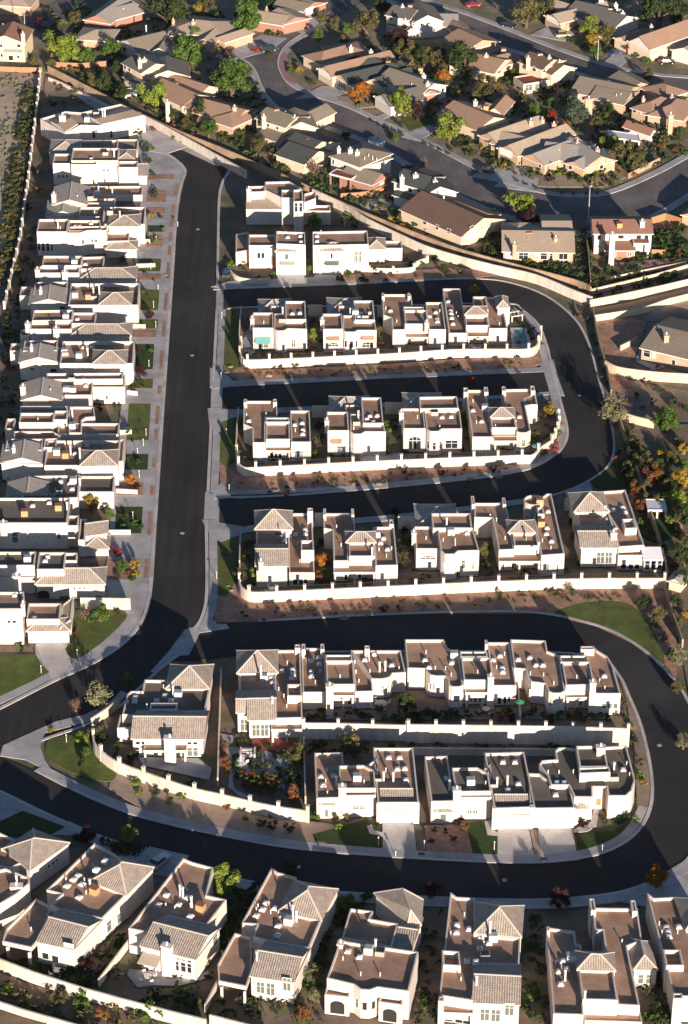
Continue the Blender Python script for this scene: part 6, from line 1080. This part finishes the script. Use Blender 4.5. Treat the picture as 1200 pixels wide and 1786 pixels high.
SHRUBS = '''dark 1110 690 9|olive 1140 700 9|dark 1175 700 12|dark 1150 680 8|olive 1120 712 7|dark 1195 712 10|dark 1090 700 7|green 690 1250 9|olive 672 1250 8|dark 760 1248 10|green 780 1250 8|olive 1020 1252 9|green 1040 1250 8|dark 990 1248 9|olive 630 1246 8|green 565 1250 8|olive 225 1330 9|dark 250 1350 9|olive 290 1352 9|green 330 1365 9|dark 345 1378 8|olive 200 1320 9|olive 100 1732 24|green 145 1738 22|olive 200 1752 20|green 262 1762 26|rust 178 1768 14|gold 182 1772 10|plum 155 1682 20|olive 235 1768 18|plum 165 1660 10|olive 345 1745 10|dark 60 1760 10|green 12 1725 12|olive 40 1750 10
lime 238 1364 13|lime 243 1380 9|dark 270 1382 11|dark 296 1398 11|lime 320 1388 11|olive 165 1280 20|lime 145 1285 16|gold 90 1272 8|dark 145 1330 11|olive 430 1425 10|dark 455 1435 12|dark 475 1440 12|dark 505 1442 12|green 549 1421 12|olive 597 1424 17|lime 590 1440 8|dark 658 1438 6|green 475 1420 8|rust 398 1405 9
dark 758 1446 6|dark 778 1448 7|rust 812 1440 11|plum 800 1432 10|dark 790 1462 8|dark 752 1466 7|plum 1015 1436 11|bluegreen 1080 1428 10|green 1090 1422 14|dark 1055 1432 7|lime 1110 1430 8|lime 1115 1350 10|gold 1122 1365 8|olive 1118 1330 10|dark 1108 1290 8|gold 1104 1270 6|olive 1088 1225 9|dark 1092 1250 8|green 1105 1395 7
dark 538 1250 8|dark 552 1248 7|olive 660 1235 10|dark 645 1248 7|green 700 1255 9|lime 708 1260 10|dark 735 1262 10|dark 795 1245 9|dark 812 1240 7|rust 872 1248 12|dark 888 1242 13|plum 895 1252 10|dark 965 1252 12|dark 1060 1250 10|dark 1075 1244 8|green 880 1238 7|rust 1000 1250 9|olive 930 1235 8|dark 745 1238 7|dark 745 1285 6|dark 760 1292 5|rust 795 1290 8|dark 850 1292 5
gold 835 1014 8|dark 770 1002 5|dark 797 1003 7|lime 680 1012 14|green 575 1022 7|olive 640 1020 8|green 500 1030 9|olive 520 1030 8|dark 600 1022 6|lime 552 1020 6|green 720 1012 7|olive 735 1014 8|olive 842 1014 8|olive 905 1008 8|green 985 990 7|dark 700 960 8|green 703 985 8|green 700 940 7|olive 853 1005 6|rust 893 1010 7
gold 622 800 9|green 680 772 6|lime 680 752 5|green 678 790 6|lime 552 790 8|green 548 770 6|dark 440 806 7|olive 428 800 7|green 418 790 6|dark 455 810 6|olive 500 808 6|rust 518 804 4|rust 525 804 4|dark 536 795 6|olive 728 800 6|green 935 705 6|plum 476 805 5|rust 950 790 8|red 968 774 7|olive 975 755 7|rust 978 738 6|green 955 762 8|green 965 748 7|dark 935 790 8
dark 430 618 6|dark 445 620 6|dark 460 620 6|dark 475 620 6|dark 490 621 6|dark 505 620 6|green 520 620 6|red 533 608 6|green 800 612 9|lime 808 614 8|dark 860 610 6|dark 875 611 6|dark 915 570 5|dark 922 580 5|dark 930 592 5|green 903 624 6|conifer 548 605 5|rust 940 585 6|dark 945 600 4|olive 665 600 6|dark 845 602 5|green 456 612 5
olive 425 640 5|rust 490 648 10|olive 515 640 8|dark 540 648 4|olive 560 646 4|dark 580 655 4|olive 650 646 5|dark 640 652 4|olive 700 640 4|dark 750 646 8|dark 800 640 7|olive 870 640 4|dark 905 650 4|olive 440 822 6|olive 706 820 9|dark 585 838 7|olive 555 836 8|olive 620 834 5|dark 640 840 4|olive 770 822 8|dark 860 818 8|dark 840 826 4|dark 500 850 5|dark 470 858 4|olive 900 835 5
dark 545 1062 6|dark 480 1068 4|olive 530 1060 6|dark 585 1070 4|dark 620 1066 5|dark 650 1068 5|dark 670 1060 9|olive 695 1056 8|rust 640 1058 5|dark 460 1082 4|dark 430 1075 4|dark 720 1075 4|olive 960 1036 8|olive 985 1040 8|bluegreen 1000 1034 9|dark 1020 1042 5|dark 1027 1044 5|dark 1035 1042 5|dark 1050 1040 4|dark 1065 1046 5|dark 1080 1040 4|olive 995 1050 5|dark 930 1040 4|dark 910 1038 4|dark 1140 1085 12|olive 1155 1110 12|dark 1170 1140 12
olive 405 482 8|lime 402 460 9|lime 477 482 8|olive 450 484 6|dark 592 484 10|green 610 478 9|olive 630 484 10|dark 655 472 9|dark 670 468 9|dark 690 470 9|dark 715 460 9|green 735 460 8|rust 685 482 6|green 755 450 9|dark 775 470 14|olive 800 472 8|rust 730 484 5|dark 640 490 5|dark 672 490 5|olive 690 444 9|plum 705 450 6|lime 540 455 7|lime 541 468 7|dark 425 470 6|gold 424 458 6|dark 570 412 8|dark 600 385 8|green 610 378 8|dark 620 392 10
olive 530 365 10|gold 535 368 6|gold 570 345 8|gold 610 368 9|gold 628 378 9|gold 655 368 6|rust 585 355 8|olive 690 380 14|gold 680 388 12|green 720 378 14|gold 700 395 10|rust 745 400 8|rust 780 432 9|gold 770 438 8|olive 800 440 6|gold 850 452 6|gold 885 458 6|gold 920 462 6|gold 950 470 6
lime 285 400 4|dark 262 420 8|plum 280 378 4|gold 262 376 6|dark 270 340 8|lime 258 412 5|green 275 418 6|dark 270 330 5|olive 262 258 8|dark 258 280 8|dark 252 260 9|green 246 248 9|dark 268 305 5|olive 255 480 5|dark 230 605 7|plum 242 612 8|green 262 612 5|dark 235 668 9|dark 250 668 9|olive 232 680 6|dark 242 805 7|dark 222 802 8|dark 215 900 9|green 235 912 8|dark 245 918 6|green 215 918 6
gold 240 1000 8|dark 205 1005 6|green 232 1010 7|rust 225 1000 6|dark 40 1132 8|green 32 1128 6|dark 48 1126 5|green 110 1040 7|dark 118 1045 6|gold 172 1040 8|gold 165 1048 6|dark 95 1040 5|green 165 1078 14|olive 205 1070 8|rust 130 1105 7|dark 130 1092 6|gold 160 682 7|plum 175 710 9|olive 205 708 8|dark 165 700 9|dark 140 405 5|olive 165 350 9|olive 145 452 9|dark 215 452 8|rust 142 480 5|rust 218 484 6
dark 12 830 14|green 22 818 10|olive 20 695 12|green 18 585 9|dark 12 570 8|olive 30 470 12|rust 45 450 9|dark 40 490 9|olive 55 462 9|rust 12 640 8|green 14 630 8|olive 60 300 8|rust 66 330 9|olive 50 360 9|green 62 398 7|dark 50 415 9|rust 55 430 8
olive 105 155 9|olive 130 158 9|dark 92 180 9|rust 112 180 6|rust 142 180 6|gold 128 173 4|dark 150 205 6|dark 140 230 9|dark 170 228 7|dark 215 232 9|dark 240 230 9|dark 235 222 10|dark 225 228 8|rust 302 222 8|rust 316 230 7|rust 334 238 8|rust 268 226 5|olive 285 228 5|olive 305 240 6|olive 320 246 6
olive 505 116 6|green 508 125 7|gold 522 122 7|green 540 108 8|dark 545 145 7|olive 520 112 6|green 630 184 8|red 445 88 8|dark 470 58 8|olive 480 55 9|dark 470 95 6|olive 490 60 7|dark 650 212 4|dark 662 218 4|dark 675 222 4|dark 688 228 4|dark 700 232 4|dark 742 250 4|dark 755 256 4|dark 768 262 4|dark 782 268 4|olive 790 262 6|green 815 258 9|dark 800 255 8
olive 838 255 7|gold 842 258 5|dark 855 262 8|dark 820 270 7|dark 898 282 7|gold 880 290 8|dark 940 300 10|green 925 302 9|dark 960 302 9|lime 975 305 6|dark 985 300 8|dark 1000 305 8|lime 1020 308 7|lime 1036 305 7|dark 1010 312 7|plum 1050 298 9|dark 1065 318 9|green 1078 316 8|dark 1095 300 9|rust 1105 305 8|dark 902 315 4|dark 918 322 4|dark 936 328 4|dark 980 336 4|dark 1000 338 4|dark 1022 338 4|dark 1042 336 4
dark 1000 72 8|dark 1020 78 10|olive 1040 80 10|dark 1060 82 8|rust 1088 80 6|dark 1112 96 8|green 1130 106 8|olive 1140 98 6|dark 1125 98 6|plum 970 155 10|dark 955 168 9|dark 985 145 10|dark 905 172 8|olive 880 165 9|olive 895 182 9|rust 870 155 7|dark 1050 200 12|olive 1085 204 9|gold 1088 218 6|dark 920 208 10|rust 990 212 10|plum 975 218 9|dark 1080 285 14|olive 1100 268 10|rust 1150 256 10|rust 1180 262 8|olive 1120 262 10
olive 935 452 12|gold 920 458 11|green 950 465 8|bluegreen 980 462 8|dark 1050 480 12|rust 1030 498 9|rust 1080 500 8|olive 1070 508 8|rust 1110 498 9|olive 1045 512 9|dark 1130 435 8|green 1160 422 9|green 1190 424 9|rust 1185 442 10|dark 905 480 7|dark 870 460 10|dark 990 490 7|dark 845 440 7|dark 860 370 9
dark 1018 542 6|dark 1026 556 6|olive 1012 550 9|dark 1034 585 5|dark 1040 600 5|rust 1048 625 5|rust 1055 645 6|dark 1052 612 5|dark 1062 668 6|rust 1050 660 5|olive 1098 755 10|rust 1075 800 7|plum 1085 822 11|dark 1080 790 8|dark 1100 780 9|olive 1090 805 6|dark 1095 840 8|dark 1148 640 5|green 1190 640 6|olive 1130 670 8|dark 1105 745 9|dark 1180 930 12|olive 1195 880 10
dark 20 20 9|dark 140 10 12|dark 135 50 9|olive 200 78 6|dark 300 110 10|dark 380 30 12|dark 480 255 7|olive 500 300 6|dark 420 250 12|olive 430 268 8|dark 445 282 8|dark 470 292 9|rust 478 270 8|dark 520 345 9|green 545 322 8|green 553 328 8|green 562 332 8|green 574 338 10|dark 530 330 10|dark 180 150 12|dark 195 158 10|dark 150 140 11|olive 145 130 9|dark 280 200 9|dark 330 222 10|dark 210 182 6|dark 290 208 8
dark 930 1600 8|dark 925 1650 8|olive 862 1640 5|green 868 1690 8|green 935 1730 9|dark 930 1770 10|green 945 1755 8|green 1135 1770 16|gold 1138 1775 8|dark 1110 1720 8|green 1112 1712 8|dark 770 1590 6|green 600 1585 9|green 440 1738 8|dark 455 1742 8|dark 472 1745 7|green 530 1715 10|dark 500 1742 9|olive 540 1660 12|dark 365 1700 10|gold 358 1680 12|dark 385 1745 9|dark 320 1702 8|dark 305 1700 7|green 283 1690 7|dark 200 1500 9|green 180 1470 6'''
SL = []
for line in SHRUBS.replace('\n', '|').split('|'):
    k, x, y, r_ = line.split(); SL.append((k, float(x), float(y), float(r_)))
SL.sort(key=lambda t: -t[3]-(.002*t[2]))
for t in SL[:296]: shrub(*t)
sm = MB(); KN = sorted({t[0] for t in SL[296:]}); KI = {k: i for i, k in enumerate(KN)}
for k, x, y, r_ in SL[296:]:      # the smallest ones, past the three hundredth
    kk = k if k not in ('flat','conifer','column','limecolumn') else 'dark'; rm = r_/(FPX/(CAMH/-ray(x,y).z)); p = at(x, y, rm*.5); rr = random.Random(int(x*7+y))
    for i in range(60):
        a = rr.uniform(0,6.28); b = rr.uniform(0,1.4); f = rr.uniform(.7,1); q = Vector((p.x+math.cos(a)*math.sin(b)*rm*f, p.y+math.sin(a)*math.sin(b)*rm*f, math.cos(b)*rm*1.1*f+.1)); t = Vector((rr.gauss(0,1), rr.gauss(0,1), rr.gauss(0,1))).normalized()*rm*.24; u = t.orthogonal().normalized()*rm*.2
        sm.face([q-t, q-u, q+t, q+u], KI[k])
tag(sm.build('small_shrubs', ['leaf_'+(k if k not in ('flat','conifer','column','limecolumn') else 'dark') for k in KN], None, (0,0,0)), 'the smallest garden shrubs dotted through the verges and gardens', 'shrubs', None, 'stuff')
# young grasses and desert scrub nobody could count
def scatter(name, label, polys, n, kind, rmin, rmax, seed):
    r = random.Random(seed); m = MB()
    def inside(P, x, y):
        c = False
        for i in range(len(P)):
            (x0, y0), (x1, y1) = P[i-1], P[i]
            if (y0 > y) != (y1 > y) and x < (x1-x0)*(y-y0)/(y1-y0)+x0: c = not c
        return c
    for P in polys:
        xs = [p[0] for p in P]; ys = [p[1] for p in P]; k = 0
        while k < n:
            x, y = r.uniform(min(xs), max(xs)), r.uniform(min(ys), max(ys))
            if not inside(P, x, y): continue
            k += 1; p = at(x, y); R0 = r.uniform(rmin, rmax)
            for i in range(16):
                a = r.uniform(0, 6.28); b = r.uniform(0, 1.3); q = Vector((p.x+math.cos(a)*math.sin(b)*R0, p.y+math.sin(a)*math.sin(b)*R0, math.cos(b)*R0*.9)); t = Vector((r.gauss(0,1), r.gauss(0,1), r.gauss(0,1))).normalized()*R0*.35; u = t.orthogonal().normalized()*R0*.3
                m.face([q-t, q-u, q+t, q+u])
    o = m.build(name, 'leaf_'+kind, None, (0,0,0)); tag(o, label, 'scrub', None, 'stuff')
scatter('desert_scrub', 'dense dry olive scrub along the desert edge', [[(46,150),(66,150),(56,230),(40,330),(24,430),(0,500),(-20,500),(0,430),(14,330),(30,230)]], 230, 'olive', .5, 1.2, 3)
scatter('desert_scrub', 'dark green scrub mixed along the desert edge', [[(40,160),(64,160),(52,250),(36,350),(10,470),(-20,490),(0,400),(20,300)]], 110, 'dark', .5, 1.2, 13)
scatter('desert_scrub', 'sparse grey scrub on the open desert', [[(-20,130),(60,130),(30,230),(10,330),(-20,420)]], 170, 'pale', .3, .6, 4)
scatter('gravel_plants', 'tiny dark plants dotted over the pink gravel verges', [[(420,650),(640,645),(900,625),(930,640),(700,655),(430,664)], [(420,845),(600,828),(900,812),(950,805),(900,822),(600,850)], [(400,1060),(700,1045),(1100,1035),(1150,1080),(1000,1045),(700,1068),(420,1080)]], 60, 'dark', .2, .45, 5)
scatter('ground_plants', 'low mixed plants under the old suburb gardens', [[(60,20),(380,20),(500,240),(700,350),(760,420),(420,270),(100,120)], [(640,60),(1200,180),(1200,270),(1050,330),(900,310),(640,180)], [(860,400),(1200,400),(1200,500),(1040,510),(800,450)]], 420, 'dark', .5, 1.4, 6)
scatter('garden_plants', 'low green plants filling the estate gardens', [[(400,1285),(520,1310),(525,1390),(400,1370)], [(410,540),(940,540),(930,600),(430,620)], [(410,730),(960,720),(940,790),(430,810)], [(420,940),(1150,930),(1150,1000),(430,1030)], [(0,1640),(1200,1690),(1200,1790),(0,1700)], [(10,450),(40,450),(20,800),(-10,800)]], 110, 'dark', .3, .8, 8)
GAPS = [[(738,1600),(760,1600),(760,1780),(730,1790)], [(916,1600),(948,1600),(952,1786),(915,1790)], [(545,1620),(585,1620),(562,1700),(520,1720)], [(398,1580),(420,1600),(400,1650),(380,1670)], [(1124,1700),(1165,1700),(1172,1790),(1124,1790)], [(180,1650),(215,1630),(200,1690),(170,1712)],
  [(100,1690),(165,1690),(160,1735),(110,1715)], [(245,1728),(350,1715),(350,1768),(240,1755)], [(380,1745),(560,1745),(560,1790),(380,1775)], [(5,1668),(90,1690),(90,1706),(0,1690)], [(180,1470),(255,1480),(230,1500),(190,1480)], [(400,1545),(470,1540),(420,1600),(398,1580)], [(590,1570),(650,1560),(600,1630),(580,1620)]]
scatter('garden_plants', 'dark shrubbery filling the gaps between the bottom row houses', GAPS, 22, 'dark', .4, 1.0, 21)
scatter('garden_plants', 'green shrubbery mixed between the bottom row houses', GAPS, 8, 'green', .4, .8, 22)
scatter('garden_plants', 'mixed shrubbery in the gardens of the old suburb', [[(60,20),(380,20),(500,240),(700,350),(760,420),(420,270),(100,120)], [(640,60),(1200,180),(1200,270),(1050,330),(900,310),(640,180)]], 130, 'olive', .6, 1.5, 23)
scatter('garden_plants', 'shrubbery in the terrace gardens', [[(540,1240),(1060,1246),(1060,1254),(540,1254)], [(540,1296),(1060,1304),(1060,1312),(720,1312),(540,1320)]], 60, 'dark', .35, .8, 24)
scatter('bottom_scrub', 'mixed dry scrub below the long white bottom wall', [[(0,1712),(60,1735),(160,1765),(290,1800),(120,1800),(0,1750)]], 60, 'olive', .4, .9, 9)
scatter('pond_garden_rocks', 'jumbled brown plants and rocks in the paved garden bed', [[(415,1350),(470,1352),(498,1345),(492,1372),(470,1392),(430,1385)]], 34, 'rust', .3, .7, 10)
scatter('garden_bed_plants', 'dark green plants in the paved garden bed', [[(415,1350),(470,1352),(498,1345),(492,1372),(470,1392),(430,1385)]], 50, 'olive', .3, .7, 11)
# boulders
for i, (x, y, r_) in enumerate([(402,640,6),(395,650,5),(412,655,6),(470,655,8),(560,658,8),(480,858,8),(620,845,8),(660,845,7),(600,1078,9),(740,1062,10),(640,1072,7),(820,836,7),(870,832,8),(398,1022,4),(404,1030,5),(420,1054,5),(1098,770,6),(290,480,4),(232,1002,5),(222,998,5)]):
    rm = r_/(FPX/(CAMH/-ray(x,y).z)); p = at(x, y); rr = random.Random(i); m = MB(); m.sphere((p.x, p.y, 0), rm, rm*.8, rm*.45, 8)
    m.v = [(a+rr.uniform(-.12,.12)*rm, b+rr.uniform(-.12,.12)*rm, c) for a, b, c in m.v]
    o = m.build('boulder', 'rock', None, (p.x, p.y, 0)); PLANTS.append((o, x, y, 'boulder', 'pale brown boulder', near(x, y))); o['category'] = 'boulder'; o['group'] = 'boulders'
# labels that single out each plant: kind, house beside it, and its place among its like
ORD = ['first','second','third','fourth','fifth','sixth','seventh','eighth','ninth','tenth','eleventh','twelfth']
bykey = {}
for t in PLANTS: bykey.setdefault((t[4], t[5]), []).append(t)
for (what, where), L in bykey.items():
    if len(L) == 1: L[0][0]['label'] = what+' '+where; continue
    L.sort(key=lambda t: t[1])
    for i, t in enumerate(L): t[0]['label'] = ('leftmost ' if i == 0 else 'rightmost ' if i == len(L)-1 else (ORD[i] if i < 12 else str(i+1)+'th')+' from left, ')+what+' '+where

for o in COL.objects:
    if 'label' in o and len(o['label'].replace('-', ' ').split()) > 16: print('LONG', o['label'])
